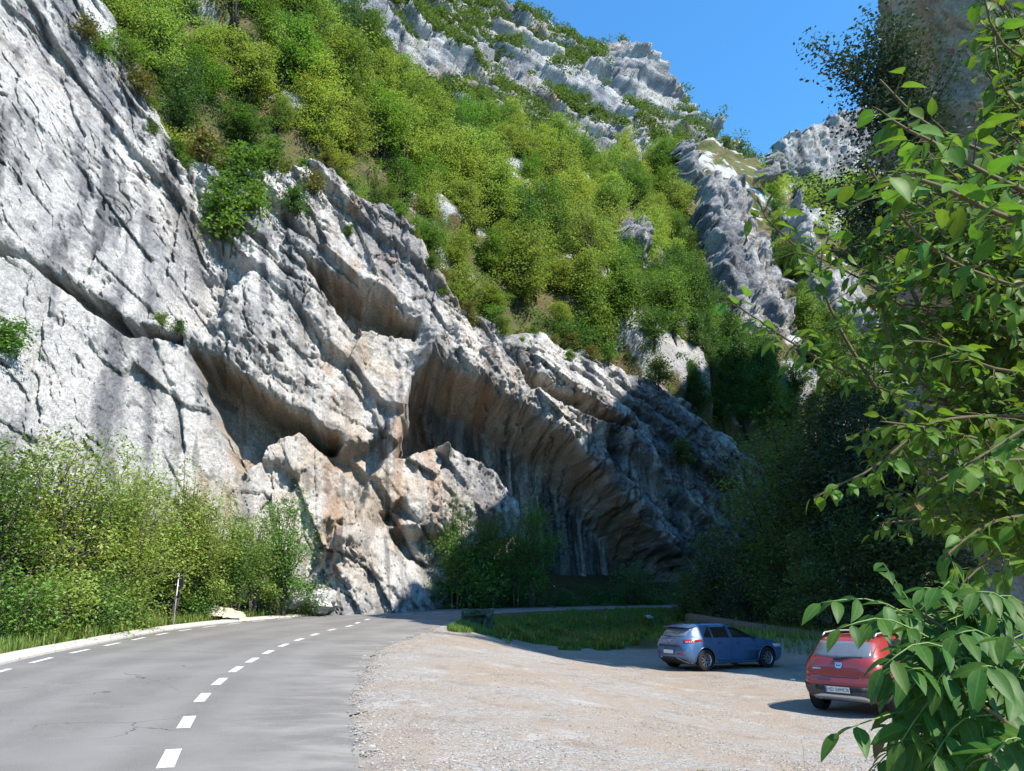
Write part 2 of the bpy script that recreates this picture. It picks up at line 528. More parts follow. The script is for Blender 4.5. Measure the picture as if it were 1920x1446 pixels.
ground['kind'] = 'structure'

t = NT('asphalt')
p = t.pos()
ag = t.noise(p, 55, 3, .7)
big = t.noise(p, .35, 5, .65, .5)
ac = t.mix(t.ramp(ag, .3, .7), (.112, .106, .097), (.20, .19, .175))
ac = t.mix(t.math('MULTIPLY', t.ramp(big, .4, .65), .55), ac, (.215, .205, .19))
ac = t.mix(t.math('MULTIPLY', t.ramp(t.noise(t.pos((.5, 1.1, 1)), .8, 5, .7, .8), .56, .72), .35), ac, (.27, .26, .25))
ac = t.mix(t.ramp(t.noise(p, 7, 2, .5), .70, .75, 0, .5), ac, (.09, .09, .092))
acr = t.attr('across')
for f_ in (.22, .40, .62, .78):        # wheel tracks polished paler
    tr_ = t.ramp(t.math('ABSOLUTE', t.math('SUBTRACT', acr, f_)), .075, .015)
    ac = t.mix(t.math('MULTIPLY', tr_, t.ramp(t.noise(p, .5, 3, .6), .3, .7, .15, .5)), ac, (.232, .22, .205))
dust = t.math('MULTIPLY', t.ramp(acr, .66, 1.0), t.ramp(t.noise(t.pos((.6, 1.3, 1)), 1.1, 5, .7, .6), .42, .68))
ac = t.mix(t.math('MULTIPLY', dust, .65), ac, (.30, .275, .245))
crk = t.node('ShaderNodeTexVoronoi', feature='DISTANCE_TO_EDGE', i_Vector=t.node('ShaderNodeVectorMath', operation='ADD', i_0=p, i_1=t.node('ShaderNodeTexNoise', i_Vector=p, i_Scale=1.3, i_Detail=4.0).outputs['Color']).outputs[0], i_Scale=.33).outputs['Distance']
ac = t.mix(t.math('MULTIPLY', t.ramp(crk, .006, .001), t.ramp(t.noise(p, .22, 2, .5), .54, .62)), ac, (.05, .05, .05))
M['asphalt'] = t.done(ac, .9, t.bump(ag, .5, .008), spec=.15)
t = NT('road_paint')
pn = t.math('ADD', t.noise(t.pos(), 28, 4, .7), t.math('MULTIPLY', t.noise(t.pos(), 2.5, 3, .6), .5))
M['paint'] = t.done(t.mix(t.ramp(pn, .80, .98), t.mix(t.noise(t.pos(), 6, 4, .6), (.52, .51, .49), (.66, .65, .63)), (.21, .20, .19)), .8, spec=.2)
M['concrete'] = plain('kerb_concrete', (.44, .415, .38), .85, spec=.2, var=.25, scale=5)

# road surface: strip between the two edges, the right edge crumbling into the gravel
MC = 25
rag = np.zeros(NR)
RV = []; RF = []
for i in range(NR):
    dirv = RR[i] - RL[i]; w = np.linalg.norm(dirv); dirv /= w
    e = .10 * fbm(np.array([[i * .9, 0, 0]]), 3, 3)[0] + .05 * rng.normal()
    for j in range(MC):
        f = j / (MC - 1)
        RF.append(f)
        q = RL[i] + dirv * (w * f + (e if j == MC - 1 else 0))
        RV.append((q[0], q[1], float(zroad(q[1])) + (-.02 if j == MC - 1 else .0)))
RV = np.array(RV)
ii = np.arange(NR * MC).reshape(NR, MC)
RQ = np.stack([ii[:-1, :-1], ii[:-1, 1:], ii[1:, 1:], ii[1:, :-1]], -1).reshape(-1, 4)
road = obj_np('road', RV, RQ, M['asphalt'], attrs={'across': np.array(RF)})
road['kind'] = 'structure'

def strip(name, line, s0, s1, half, mat, parent, lift=.004, n=4, bend=0.0):
    """a painted dash following a plan polyline between two arclengths"""
    s = np.r_[0, np.cumsum(np.linalg.norm(np.diff(line, axis=0), axis=1))]
    V = []
    for sv in np.linspace(s0, s1, n):
        x, y = np.interp(sv, s, line[:, 0]), np.interp(sv, s, line[:, 1])
        e0, e1 = max(sv - .1, 0), min(sv + .1, s[-1])
        d = np.array([np.interp(e1, s, line[:, k]) - np.interp(e0, s, line[:, k]) for k in (0, 1)]); d /= np.linalg.norm(d) + 1e-9
        for sg in (-1, 1):
            X, Y = x + sg * half * -d[1] * -1, y + sg * half * d[0] * -1
            V.append((X, Y, float(zroad(Y)) + lift))
    Q = [(2 * i, 2 * i + 1, 2 * i + 3, 2 * i + 2) for i in range(n - 1)]
    return obj_np(name, np.array(V), np.array(Q), mat, parent)

def polylen(l): return np.r_[0, np.cumsum(np.linalg.norm(np.diff(l, axis=0), axis=1))]
centre_px = [(318, 1422), (350, 1354), (380, 1308), (412, 1278), (443, 1255), (473, 1238), (503, 1223), (532, 1210), (561, 1199.5), (590, 1190), (622, 1181), (655, 1174)]
centre = [tuple(on_road(*q)[:2]) for q in centre_px]
# the markings themselves: every dash of the centre line by its surveyed middle
for k, (x, y) in enumerate(centre):
    a = np.array(centre[max(k - 1, 0)]); b = np.array(centre[min(k + 1, len(centre) - 1)])
    d = (b - a) / np.linalg.norm(b - a); c = np.array([x, y])
    L = .52
    strip('lane_dash', np.array([c - d * L, c + d * L]), 0, 2 * L, .085, M['paint'], road, n=2)
far_centre = resample([centre[-1], *[tuple(((1 - .5) * RL[i] + .5 * RR[i])) for i in range(0, 0)], *[tuple(at_xy(px, Y)) for px, Y in ((695, 41.5), (745, 45), (800, 48), (870, 50.5), (960, 53.5), (1050, 56.5), (1150, 59.5), (1250, 63))]], 200)
sl = polylen(far_centre)[-1]
for s0 in np.arange(2.0, sl - 2, 3.2):
    strip('lane_dash', far_centre, s0, s0 + 1.15, .085, M['paint'], road)
edge_l = RL + .55 * (RR - RL) / np.linalg.norm(RR - RL, axis=1)[:, None]
el = polylen(edge_l)
s_start = el[np.argmin(np.abs(edge_l[:, 1] - 10))]
s_end = el[np.argmin(np.abs(edge_l[:, 1] - 62))]
for s0 in np.arange(s_start, s_end, 2.35):
    strip('edge_dash', edge_l, s0, s0 + 1.2, .07, M['paint'], road)

# pale concrete edging along the left side, laid in lengths
kerb = empty('kerb'); kerb['kind'] = 'structure'
sl_ = polylen(RL)
k0, k1 = sl_[np.argmin(np.abs(RL[:, 1] - 6))], sl_[np.argmin(np.abs(RL[:, 1] - 47))]
s0 = k0
while s0 < k1:
    L = 2.0
    ss = np.linspace(s0, s0 + L - .015, 4)
    V = []
    for sv in ss:
        x, y = np.interp(sv, sl_, RL[:, 0]), np.interp(sv, sl_, RL[:, 1])
        x2, y2 = np.interp(sv + .2, sl_, RL[:, 0]), np.interp(sv + .2, sl_, RL[:, 1])
        d = np.array([x2 - x, y2 - y]); d /= np.linalg.norm(d)
        nrm = np.array([-d[1], d[0]])
        for off, hz in ((.0, -.1), (.015, .055), (.045, .075), (.55, .13), (.60, .12), (.62, -.1)):
            q = np.array([x, y]) + nrm * off
            V.append((q[0], q[1], float(zroad(y)) + hz))
    Q = [(6 * i + j, 6 * i + j + 1, 6 * i + j + 7, 6 * i + j + 6) for i in range(3) for j in range(5)]
    me = obj_np('kerb_length', np.array(V), np.array(Q), M['concrete'], kerb, smooth=False)
    s0 += L

# ------------------------------------------------------------------ cliff beside the road
def cliff_disp(P, px, py, a, b):
    jx = px + 6 * fbm(P / 1.8, 3, 41) + 4 * facets(P / .9, 44, .8); jy = py + 6 * fbm(P / 1.8, 3, 42) + 4 * facets(P / .9, 45, .8)
    d = np.zeros(len(P))
    def R(*args): return recess(jx, jy, *args)
    arch_roof = [(780, 682), (800, 674), (835, 682), (960, 742), (1085, 830), (1185, 950), (1275, 1050)]
    arch = R([(772, 700), (800, 674), (835, 682), (960, 742), (1085, 830), (1185, 950), (1275, 1050), (1290, 1200), (838, 1200), (846, 1090), (878, 1024), (955, 1000), (978, 955), (932, 888), (880, 852), (832, 838), (778, 850), (738, 868), (748, 790)], arch_roof, 44, 20, 8.5)
    d += arch
    inner = sstep(.2, 5.5, -arch)
    d += 1.5 * sstep(0, 70, poly_sd(jx, jy, [(700, 900), (770, 845), (885, 850), (985, 955), (955, 1000), (840, 1030), (712, 990)]))
    d += 1.6 * np.exp(-(line_d(jx, jy, [(815, 700), (822, 790), (838, 850)]) / 9) ** 2)
    lo = R([(352, 640), (420, 676), (520, 750), (610, 796), (660, 835), (610, 850), (560, 810), (520, 830), (450, 900), (405, 800), (372, 700)], [(352, 640), (420, 672), (520, 748), (600, 790), (660, 832)], 26, 12, 5.2)
    up = R([(545, 462), (640, 522), (720, 566), (785, 612), (772, 642), (720, 630), (660, 622), (615, 570), (585, 520)], [(545, 462), (640, 522), (720, 566), (785, 612)], 24, 12, 4.4)
    sec = R([(950, 662), (1005, 690), (1130, 762), (1215, 815), (1150, 812), (1050, 765), (985, 722)], [(950, 662), (1005, 690), (1130, 762), (1215, 815)], 22, 11, 3.8)
    crack = R([(-60, 440), (0, 462), (100, 512), (240, 602), (350, 630), (345, 645), (235, 640), (150, 570), (60, 503), (-60, 470)], [(-60, 440), (100, 512), (240, 602)], 9, 8, 2.4)
    d += lo + up + sec + crack
    d += R([(570, 800), (650, 838), (700, 810), (735, 780), (722, 850), (690, 925), (650, 905), (600, 860)], [(560, 795), (640, 815), (735, 780)], 40, 16, 2.4)
    d += R([(705, 960), (750, 930), (800, 985), (845, 1010), (860, 1075), (780, 1070), (735, 1020)], [(735, 985), (800, 985), (845, 1005)], 24, 12, 2.0)
    d += R([(480, 850), (540, 855), (570, 890), (540, 925), (490, 915)], [(480, 850), (540, 855), (570, 890)], 18, 12, 1.6)
    d += R([(590, 990), (620, 960), (640, 1000), (610, 1070), (570, 1110), (560, 1060)], None, 1, 18, 1.4)
    d += R([(320, 190), (355, 290), (470, 430), (505, 500), (430, 610), (345, 632), (255, 612), (312, 480), (335, 380)], None, 1, 60, 2.4)
    d += R([(355, 470), (400, 480), (480, 500), (440, 560), (380, 630), (330, 620), (345, 550)], None, 1, 26, 1.2)
    d += 2.6 * sstep(0, 55, poly_sd(jx, jy, [(555, 1220), (605, 1010), (680, 950), (722, 990), (790, 1045), (830, 1110), (825, 1220)]))
    d += 1.6 * sstep(0, 55, poly_sd(jx, jy, [(380, 520), (470, 440), (620, 540), (700, 640), (690, 765), (620, 795), (520, 745), (400, 650)]))
    d += 1.4 * sstep(0, 40, poly_sd(jx, jy, [(830, 560), (960, 660), (1130, 755), (1240, 830), (1260, 930), (1100, 820), (960, 735), (830, 675)]))
    colw = line_d(jx, jy, [(812, 640), (770, 740), (735, 840), (700, 930), (660, 1010)])
    d += 2.1 * np.exp(-(colw / 22) ** 2)
    # lips along the overhangs, and the open joints
    for ln, amp, wd in ((arch_roof, 1.0, 17), ([(352, 640), (420, 672), (520, 748), (600, 790), (660, 832)], .9, 14), ([(545, 462), (640, 522), (720, 566), (785, 612)], .9, 13), ([(950, 662), (1005, 690), (1130, 762), (1215, 815)], .8, 12), ([(-60, 440), (0, 462), (100, 512), (240, 602), (350, 630)], .6, 11)):
        d += amp * np.exp(-(line_d(jx, jy + wd * .8, ln) / wd) ** 2)
    for ln, dep, wd in (([(120, -20), (170, 60), (240, 165), (300, 255), (330, 330)], 1.1, 5), ([(40, 40), (100, 140), (150, 240)], .7, 4), ([(470, 430), (540, 515), (600, 560)], .9, 5), ([(330, 380), (310, 500), (270, 612)], .9, 5), ([(365, 300), (350, 400), (330, 520)], .8, 5), ([(205, 380), (185, 470), (150, 560)], .5, 4),
                        ([(860, 545), (930, 620), (985, 690)], .8, 5), ([(1010, 620), (1000, 690)], 1.0, 5), ([(1075, 690), (1180, 760), (1290, 860)], .9, 5), ([(1150, 700), (1260, 790), (1380, 900)], .9, 5), ([(1130, 860), (1240, 960), (1310, 1050)], .8, 5), ([(600, 480), (700, 560), (780, 600)], .6, 4), ([(650, 330), (700, 430), (740, 520), (760, 600)], .7, 5), ([(600, 320), (640, 420), (690, 520)], .6, 5),
                        ([(620, 560), (600, 640), (610, 720)], .4, 4), ([(90, 560), (60, 700), (80, 800)], .5, 5), ([(290, 650), (330, 740), (345, 850)], .6, 5), ([(640, 980), (620, 1060), (600, 1140)], .8, 6), ([(690, 1010), (690, 1080), (670, 1140)], .6, 5), ([(760, 1050), (745, 1140)], .6, 5)):
        d -= dep * np.exp(-(line_d(jx, jy, ln) / wd) ** 2) * (.5 + .5 * sstep(-.4, .3, fbm(P / 2.2, 2, 68)))
    # broad slabs, straight bedding ledges dipping to the right, upright joints
    w = a * math.sin(math.radians(36)) + b * math.cos(math.radians(36))
    along = a * .81 - b * .59
    bed = np.stack([along, w * 2.0, P[:, 1] * .25], -1)
    calm = sstep(.1, -.5, fbm(P / 9, 2, 66))                     # smooth faces between broken zones
    brk = 1 - .55 * calm
    mask = sstep(-.4, .4, fbm(np.stack([along / 14, w / 5, w * 0], -1), 2, 61))
    d += (1 - inner) ** 2 * mask * (1.25 * ledges(w, P, 6.4, .20, 62) + brk * .24 * ledges(w, P, 2.1, .22, 63))
    d += .8 * fbm(P / 13, 2, 50)
    d += (1 - inner) * (1.15 * facets(bed / 6.5, 51, .75) + .40 * brk * facets(bed / 2.0, 52, .8)) + .18 * brk * facets(bed / .95, 49, .9)
    up_ = np.stack([a, b * .16, P[:, 1] * .25], -1)
    d += (.06 + .42 * inner + .16 * sstep(-.1, .5, fbm(P / 8, 2, 64))) * ridged(up_ / 1.25, 3, 53)
    d += .22 * facets(up_ / 1.5, 70, .8) * (.4 + .6 * brk)
    d += brk * (.20 * facets(P / .62, 55, .9) + .09 * facets(P / .3, 57, .9) + .03 * ridged(P / .5, 2, 54))
    joint = np.abs(noise(bed / 3.2 + .6 * fbm(P / 3, 2, 47)[:, None], 58)); joint2 = np.abs(noise(up_ / 2.4 + .3 * fbm(P / 2, 2, 48)[:, None], 59))
    d -= .5 * (1 - sstep(.0, .03, joint)) * sstep(.0, .5, fbm(P / 6, 2, 69)) + .5 * (1 - sstep(0, .045, joint2)) * sstep(-.1, .4, fbm(P / 6, 2, 60))
    pit = fbm(np.stack([P[:, 0], P[:, 1], P[:, 2] * 1.4], -1) / .8, 2, 56)
    d -= .42 * brk * sstep(.62, .70, pit) * sstep(.05, .45, fbm(P / 5, 2, 65))
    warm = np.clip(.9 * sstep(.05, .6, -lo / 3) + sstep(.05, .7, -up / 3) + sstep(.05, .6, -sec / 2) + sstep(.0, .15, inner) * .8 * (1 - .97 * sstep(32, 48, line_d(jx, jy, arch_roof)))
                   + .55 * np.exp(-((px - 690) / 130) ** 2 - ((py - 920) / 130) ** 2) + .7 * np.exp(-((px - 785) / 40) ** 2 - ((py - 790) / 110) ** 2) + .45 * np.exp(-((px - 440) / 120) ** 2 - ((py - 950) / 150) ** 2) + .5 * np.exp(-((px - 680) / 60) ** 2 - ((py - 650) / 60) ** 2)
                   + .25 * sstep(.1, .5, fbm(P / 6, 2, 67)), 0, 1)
    seep_shade = inner * sstep(36, 62, line_d(px, py, arch_roof))  # arch back wall: water streaks, plus recess shade put into the rock colour
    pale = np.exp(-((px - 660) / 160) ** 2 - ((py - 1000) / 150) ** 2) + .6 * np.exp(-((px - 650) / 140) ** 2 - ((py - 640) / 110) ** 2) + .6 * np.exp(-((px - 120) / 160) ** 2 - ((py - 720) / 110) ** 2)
    east = sstep(1050, 1250, px + .35 * (py - 800))  # darker tone towards the right end of the cliff
    return d, rock_attrs(P, a, b, 1.0, 600, warm, tone=.30 * seep_shade - .35 * pale + .30 * east, stain=.6 * seep_shade + .25 * east)

cliff_ctrl = [(-150, 1150, 24), (-150, 300, 26), (0, 1150, 28), (0, 600, 29.5), (0, 0, 33), (200, 0, 41), (300, 1150, 37), (300, 700, 38.5), (300, 300, 42), (480, 450, 46.5), (600, 1150, 46), (600, 700, 49), (600, 300, 52),
              (800, 560, 57), (800, 850, 55.5), (820, 1150, 54.5), (1000, 620, 64.5), (1000, 850, 62.5), (1000, 1150, 61), (1250, 720, 74), (1250, 1140, 70), (1420, 880, 81), (1420, 1140, 78), (1550, 950, 88)]
cliff_outline = [(-200, 1260), (-200, -90), (150, -90), (190, 0), (250, 130), (290, 190), (335, 262), (420, 300), (480, 300), (600, 285), (680, 335), (760, 395), (805, 450), (840, 530), (900, 575), (1000, 605), (1100, 635), (1180, 675), (1260, 715),
                 (1340, 785), (1420, 845), (1500, 900), (1580, 1000), (1580, 1230)]
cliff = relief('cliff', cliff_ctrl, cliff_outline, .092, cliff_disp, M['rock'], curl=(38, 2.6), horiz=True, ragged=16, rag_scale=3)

# ------------------------------------------------------------------ wooded slope, mountain and rock ribs above the cliff
t = NT('slope')
p = t.pos()
sc = t.mix(t.ramp(t.noise(p, .45, 6, .65), .38, .62), (.13, .10, .055), (.075, .10, .03))
rc = t.mix(t.noise(p, 1.3, 6, .7), (.22, .22, .22), (.52, .51, .50))
M['slope'] = t.done(t.mix(t.ramp(t.math('ADD', t.noise(p, .16, 4, .6), t.math('MULTIPLY', t.attr('stony'), .5)), .58, .66), sc, rc), .95, t.bump(t.noise(p, 1.2, 8, .72), 1.0, .5), spec=.1)

def hill_disp(P, px, py, a, b):
    d = 1.6 * fbm(P / 16, 3, 70) + .8 * facets(P / 5, 71) + .35 * facets(P / 1.8, 72)
    st = sstep(.1, .5, fbm(P / 9, 3, 73))
    d += 1.5 * st
    return d, {'stony': st * .3}
hill_ctrl = [(100, -80, 40), (230, 60, 46.5), (300, 250, 45.5), (320, 380, 47), (480, 300, 52), (480, 420, 50.5), (600, 290, 56), (600, 420, 55), (600, 0, 88), (700, 130, 95), (800, 450, 63), (820, 580, 62), (900, 220, 118), (900, 400, 80), (1000, 620, 70),
             (1000, 720, 69), (1000, 300, 113), (1000, 450, 88), (1260, 720, 80), (1260, 820, 79), (1300, 330, 140), (1300, 500, 108), (1450, 330, 160), (1350, 620, 98), (1500, 750, 98), (1500, 900, 92), (1650, 500, 140), (1700, 800, 105), (2050, 480, 150), (2050, 880, 112)]
hill_outline = [(60, -120), (160, 60), (230, 220), (300, 350), (420, 400), (600, 420), (800, 560), (1000, 680), (1260, 800), (1500, 920), (1780, 960), (2150, 1000), (2150, 460), (1780, 400), (1520, 345), (1450, 310), (1380, 282), (1330, 262), (1200, 285), (1000, 290), (900, 262), (800, 215), (700, 150), (600, 70), (540, -120)]
hill = relief('hillside', hill_ctrl, hill_outline, .6, hill_disp, M['slope'], curl=(25, 3.0), ragged=6, rag_scale=6)

def mount_disp(P, px, py, a, b):
    w = a * math.sin(math.radians(40)) + b * math.cos(math.radians(40))
    bed = np.stack([a * .77 - b * .64, w * 2.0, P[:, 1] * .5], -1)
    up_ = np.stack([a, b * .28, P[:, 1] * .3], -1)
    d = 4.0 * fbm(P / 30, 3, 80) + 3.4 * ledges(w, P, 17, .25, 81) + .5 * ledges(w, P, 5.5, .3, 82)
    d += 2.8 * facets(bed / 12, 83, .8) + 1.5 * facets(up_ / 4.5, 84, .85) + .5 * facets(up_ / 1.7, 86, .9)
    fis = np.abs(noise(up_ / 5 + .4 * fbm(P / 6, 2, 88)[:, None], 89))
    d -= 1.6 * (1 - sstep(0, .06, fis))
    return d, rock_attrs(P, a, b, 3.2, 640, .35 * sstep(0, .5, fbm(P / 20, 2, 87)), tone=.12)
mount_ctrl = [(540, -60, 118), (600, 60, 112), (750, 110, 132), (560, 200, 95), (800, 250, 118), (760, 0, 165), (1000, 100, 182), (950, -60, 215), (1240, 80, 212), (1290, 180, 198), (1000, 280, 142), (1200, 250, 165), (1200, 380, 140), (1430, 330, 175), (1100, 200, 165), (900, 380, 112), (1100, 20, 222)]
mount_outline = [(420, -130), (930, -130), (955, -8), (1000, 3), (1035, 18), (1075, 28), (1110, 42), (1140, 52), (1165, 48), (1190, 52), (1225, 72), (1250, 95), (1268, 135), (1280, 165), (1296, 200), (1312, 228), (1345, 262), (1450, 310), (1450, 440), (1200, 430), (900, 420), (700, 330), (520, 200), (440, 0)]
mount = relief('mountain', mount_ctrl, mount_outline, .42, mount_disp, M['rock_far'], curl=(16, 7.0), ragged=7, rag_scale=5)

def rib_disp(seed, lift):
    def f(P, px, py, a, b):
        d = lift - 1.1 * (1 - sstep(0, .07, np.abs(noise(np.stack([a, b * .25, P[:, 1] * .4], -1) / 3.2, seed + 8)))) + 1.4 * fbm(P / 8, 3, seed) + 2.0 * facets(np.stack([a, b * .45, P[:, 1] * .5], -1) / 3.5, seed + 1) + .75 * facets(np.stack([a, b * .5, P[:, 1] * .6], -1) / 1.5, seed + 2, .9) + .35 * facets(P / .7, seed + 6, .9) + .2 * ridged(P / 1.2, 3, seed + 3)
        return d, rock_attrs(P, a, b, 2.2, seed + 5, .15 * sstep(0, .5, fbm(P / 10, 2, seed + 4)), tone=.1, stain=.35)
    return f
def rib(name, outline, Y, lean, seed, lift=1.0, cell=.24, curl=(26, 5.0), ragged=13, mat='rock_far'):
    xs = [q[0] for q in outline]; ys = [q[1] for q in outline]
    x0, x1, y0, y1 = min(xs), max(xs), min(ys), max(ys)
    ctrl = [(x0, y1, Y - 1), (x1, y1, Y + 6), ((x0 + x1) / 2, (y0 + y1) / 2, Y + lean * .5 - 1), (x0, y0, Y + lean), (x1, y0, Y + lean + 6)]
    return relief(name, ctrl, outline, cell, rib_disp(seed, lift), M[mat], curl=curl, ragged=ragged, rag_scale=1.7)
rib('rock_rib', [(1322, 330), (1345, 318), (1372, 332), (1398, 352), (1418, 390), (1440, 450), (1462, 520), (1490, 600), (1510, 680), (1430, 690), (1380, 600), (1345, 540), (1330, 470), (1312, 400)], 92, 26, 200, lift=1.5)
rib('rock_pinnacle', [(1276, 318), (1282, 272), (1296, 254), (1312, 262), (1322, 300), (1328, 345), (1290, 350), (1270, 340)], 122, 5, 210, cell=.22, curl=(20, 4))
rib('rock_pinnacle', [(1176, 306), (1182, 268), (1196, 250), (1210, 258), (1218, 300), (1224, 318), (1190, 320)], 125, 4, 215, cell=.22, curl=(16, 3))
rib('rock_outcrop', [(1158, 462), (1166, 425), (1186, 402), (1206, 408), (1222, 440), (1226, 470), (1190, 476)], 88, 5, 220, cell=.2, curl=(18, 3))
rib('rock_rib', [(1484, 372), (1498, 360), (1518, 392), (1532, 440), (1540, 480), (1600, 540), (1650, 600), (1660, 640), (1560, 640), (1510, 540), (1488, 440)], 106, 26, 230, lift=1.5)
rib('rock_pinnacle', [(1434, 330), (1436, 300), (1446, 292), (1452, 310), (1456, 336)], 140, 3, 235, cell=.25, curl=(10, 3))
rib('far_crag', [(1446, 268), (1462, 246), (1484, 240), (1500, 246), (1522, 224), (1540, 228), (1560, 212), (1582, 206), (1620, 190), (1700, 150), (1850, 130), (2100, 160), (2100, 520), (1640, 470), (1600, 420), (1520, 352), (1450, 318)], 225, 22, 240, lift=2, cell=.6, curl=(22, 10), ragged=10)
# ------------------------------------------------------------------ gorge wall on the right: runs from beside the car park into the gorge
def gorge_wall():
    path = np.array([(34, -6, 5), (26, 2, 6), (21, 8, 7.5), (18.2, 11.5, 13), (18.0, 15, 18), (17.6, 18.2, 22), (14.4, 19.8, 29), (14.3, 22.5, 32), (15.8, 27, 36), (20, 33, 44), (30, 42, 56), (44, 55, 68), (62, 72, 80)], float)
    L = resample(path, 330)
    s = polylen(L[:, :2])
    NZ = 150
    tang = np.gradient(L[:, :2], axis=0); tang /= np.linalg.norm(tang, axis=1)[:, None]
    nrm = np.stack([-tang[:, 1], tang[:, 0]], 1)            # toward the gorge (left)
    V = np.zeros((len(L), NZ + 14, 3))
    for j in range(NZ + 14):
        f = min(j, NZ - 1) / (NZ - 1)
        z = -1.5 + (L[:, 2] + 1.5) * f ** 1.15
        back = max(0, j - NZ + 1)
        V[:, j, :2] = L[:, :2] - nrm * (back ** 1.3 * .35)
        V[:, j, 2] = z + .25 * back
    P = V.reshape(-1, 3).copy()
    nn = np.repeat(nrm, NZ + 14, axis=0)
    sp = np.repeat(s, NZ + 14)
    z = P[:, 2]
    q = np.stack([sp, z, sp * 0], -1)
    d = 1.6 * fbm(q / 9, 3, 300) + .8 * facets(np.stack([sp, z * .5, sp * 0], -1) / 3.2, 301) + .35 * facets(q / 1.1, 302, .7) + .16 * ridged(q / .8, 3, 303) + .12 * facets(q / .4, 304)
    here = np.exp(-((P[:, 1] - 21.5) / 3.6) ** 2)
    d += here * (2.0 * np.exp(-((z - 12.5) / 5.0) ** 2) - 1.4 * sstep(8.5, 6.2, z))
    d += -.12 * z * sstep(26, 34, P[:, 1]) * .6
    P[:, :2] += nn * d[:, None]
    i = np.arange(len(L) * (NZ + 14)).reshape(len(L), NZ + 14)
    Q = np.stack([i[:-1, :-1], i[:-1, 1:], i[1:, 1:], i[1:, :-1]], -1).reshape(-1, 4)
    warm = np.clip(.35 + .8 * fbm(q / 7, 2, 305), 0, 1)
    o = obj_np('gorge_wall', P, Q, M['rock_wall'], attrs=rock_attrs(P, sp, z, 1.0, 700, warm, tone=.1, stain=.3))
    o['kind'] = 'structure'
    return P
wallP = gorge_wall()

# ------------------------------------------------------------------ plants: shared builders
def leaf_quads(C, size, up=.6, seed=0, elong=1.7, droop=0.0):
    """one small folded leaf (two triangles sharing the midrib) at every point of C"""
    g = np.random.default_rng(seed)
    n = len(C)
    nr = g.normal(size=(n, 3)); nr[:, 2] = np.abs(nr[:, 2]) + up * 1.6
    nr /= np.linalg.norm(nr, axis=1)[:, None]
    t = g.normal(size=(n, 3)); t[:, 2] -= droop
    t -= nr * (t * nr).sum(1)[:, None]; t /= np.linalg.norm(t, axis=1)[:, None]
    b = np.cross(nr, t)
    L = size * g.uniform(.65, 1.3, n)[:, None]
    W = L / elong * .5
    v0 = C - t * L * .5; v2 = C + t * L * .5
    fold = nr * W * .35
    v1 = C + b * W + fold; v3 = C - b * W + fold
    V = np.stack([v0, v1, v2, v3], 1).reshape(-1, 3)
    k = np.arange(n)[:, None] * 4
    F = np.concatenate([k + np.array([0, 1, 2]), k + np.array([0, 2, 3])], 1).reshape(-1, 3)
    return V, F

def tree_proto(seed, H, R, base, clumps, per, leaf, mat, bark, flat=.45, stems=1, lean=.1, spread=.32, shape='round', limb_r=1.0, holes=0.0):
    """meshes of a broadleaf tree: (wood, crown); origin at the foot"""
    r = random.Random(seed); g = np.random.default_rng(seed)
    wood = MB()
    stem_pts = []
    for s in range(stems):
        a = r.uniform(0, 6.28); off = 0 if stems == 1 else r.uniform(.3, .8) * R * .5
        p = Vector((0, 0, -.3)) if stems == 1 else Vector((math.cos(a) * .12 * R, math.sin(a) * .12 * R, -.3))
        pts = [p.copy()]
        n = 6; hh = H * (.86 if stems == 1 else r.uniform(.6, .92))
        for i in range(1, n + 1):
            p = Vector((p.x + r.uniform(-1, 1) * lean * H / n + math.cos(a) * off / n, p.y + r.uniform(-1, 1) * lean * H / n + math.sin(a) * off / n, hh * i / n))
            pts.append(p.copy())
        r0 = H * (.019 if stems == 1 else .011) * limb_r
        wood.tube(pts, [r0 * (1 - .82 * i / n) for i in range(n + 1)], 6)
        stem_pts.append(pts)
    C = []
    for c in range(clumps):
        while True:
            x, y, z = r.uniform(-1, 1), r.uniform(-1, 1), r.uniform(-1, 1)
            if .12 < x * x + y * y + z * z < 1: break
        if shape == 'round': w = 1.0
        elif shape == 'cone': w = 1.15 - .45 * (z + 1)
        else: w = 1.0 + .15 * math.sin(5 * z + seed)
        zc = base + (H - base) * (.5 + .5 * z)
        ang = math.atan2(y, x); lob = 1 + .30 * math.sin(3 * ang + seed) + .18 * math.sin(5 * ang + 2 * seed + 2 * z)
        out_ = r.uniform(.62, 1.22)
        ctr = Vector((x * R * w * lob * out_, y * R * w * lob * out_, zc + (out_ - .92) * .9 * z * R))
        pts = r.choice(stem_pts)
        k = min(len(pts) - 2, max(1, int((ctr.z * .55 / H) * (len(pts) - 1))))
        a = pts[k].lerp(pts[k + 1], r.random())
        mid = a.lerp(ctr, .55) + Vector((r.uniform(-.1, .1) * R, r.uniform(-.1, .1) * R, .08 * R))
        rr = H * .0046 * limb_r
        wood.tube([a, mid, ctr], [rr, rr * .65, rr * .25], 4, cap=False)
        m = max(6, int(per * r.uniform(.5, 1.4)))
        sp = spread * R * r.uniform(.7, 1.25)
        q = g.normal(size=(m, 3)) * np.array([sp, sp, sp * flat])
        q[:, 2] -= .25 * (q[:, 0] ** 2 + q[:, 1] ** 2) / max(sp, .01)
        tt = np.clip(1.04 - np.abs(g.normal(size=(m, 1))) * .26, .3, 1.04)      # sprays run back along the limb
        A_, M_, B_ = np.array(a), np.array(mid), np.array(ctr)
        axis = (1 - tt) ** 2 * A_ + 2 * tt * (1 - tt) * M_ + tt ** 2 * B_
        C.append(axis + q * (.45 + .55 * tt))
    V, F = leaf_quads(np.concatenate(C), leaf, seed=seed + 5)
    return wood.mesh('trunk', bark, smooth=True), mesh_np('crown', V, F, mat, smooth=False)

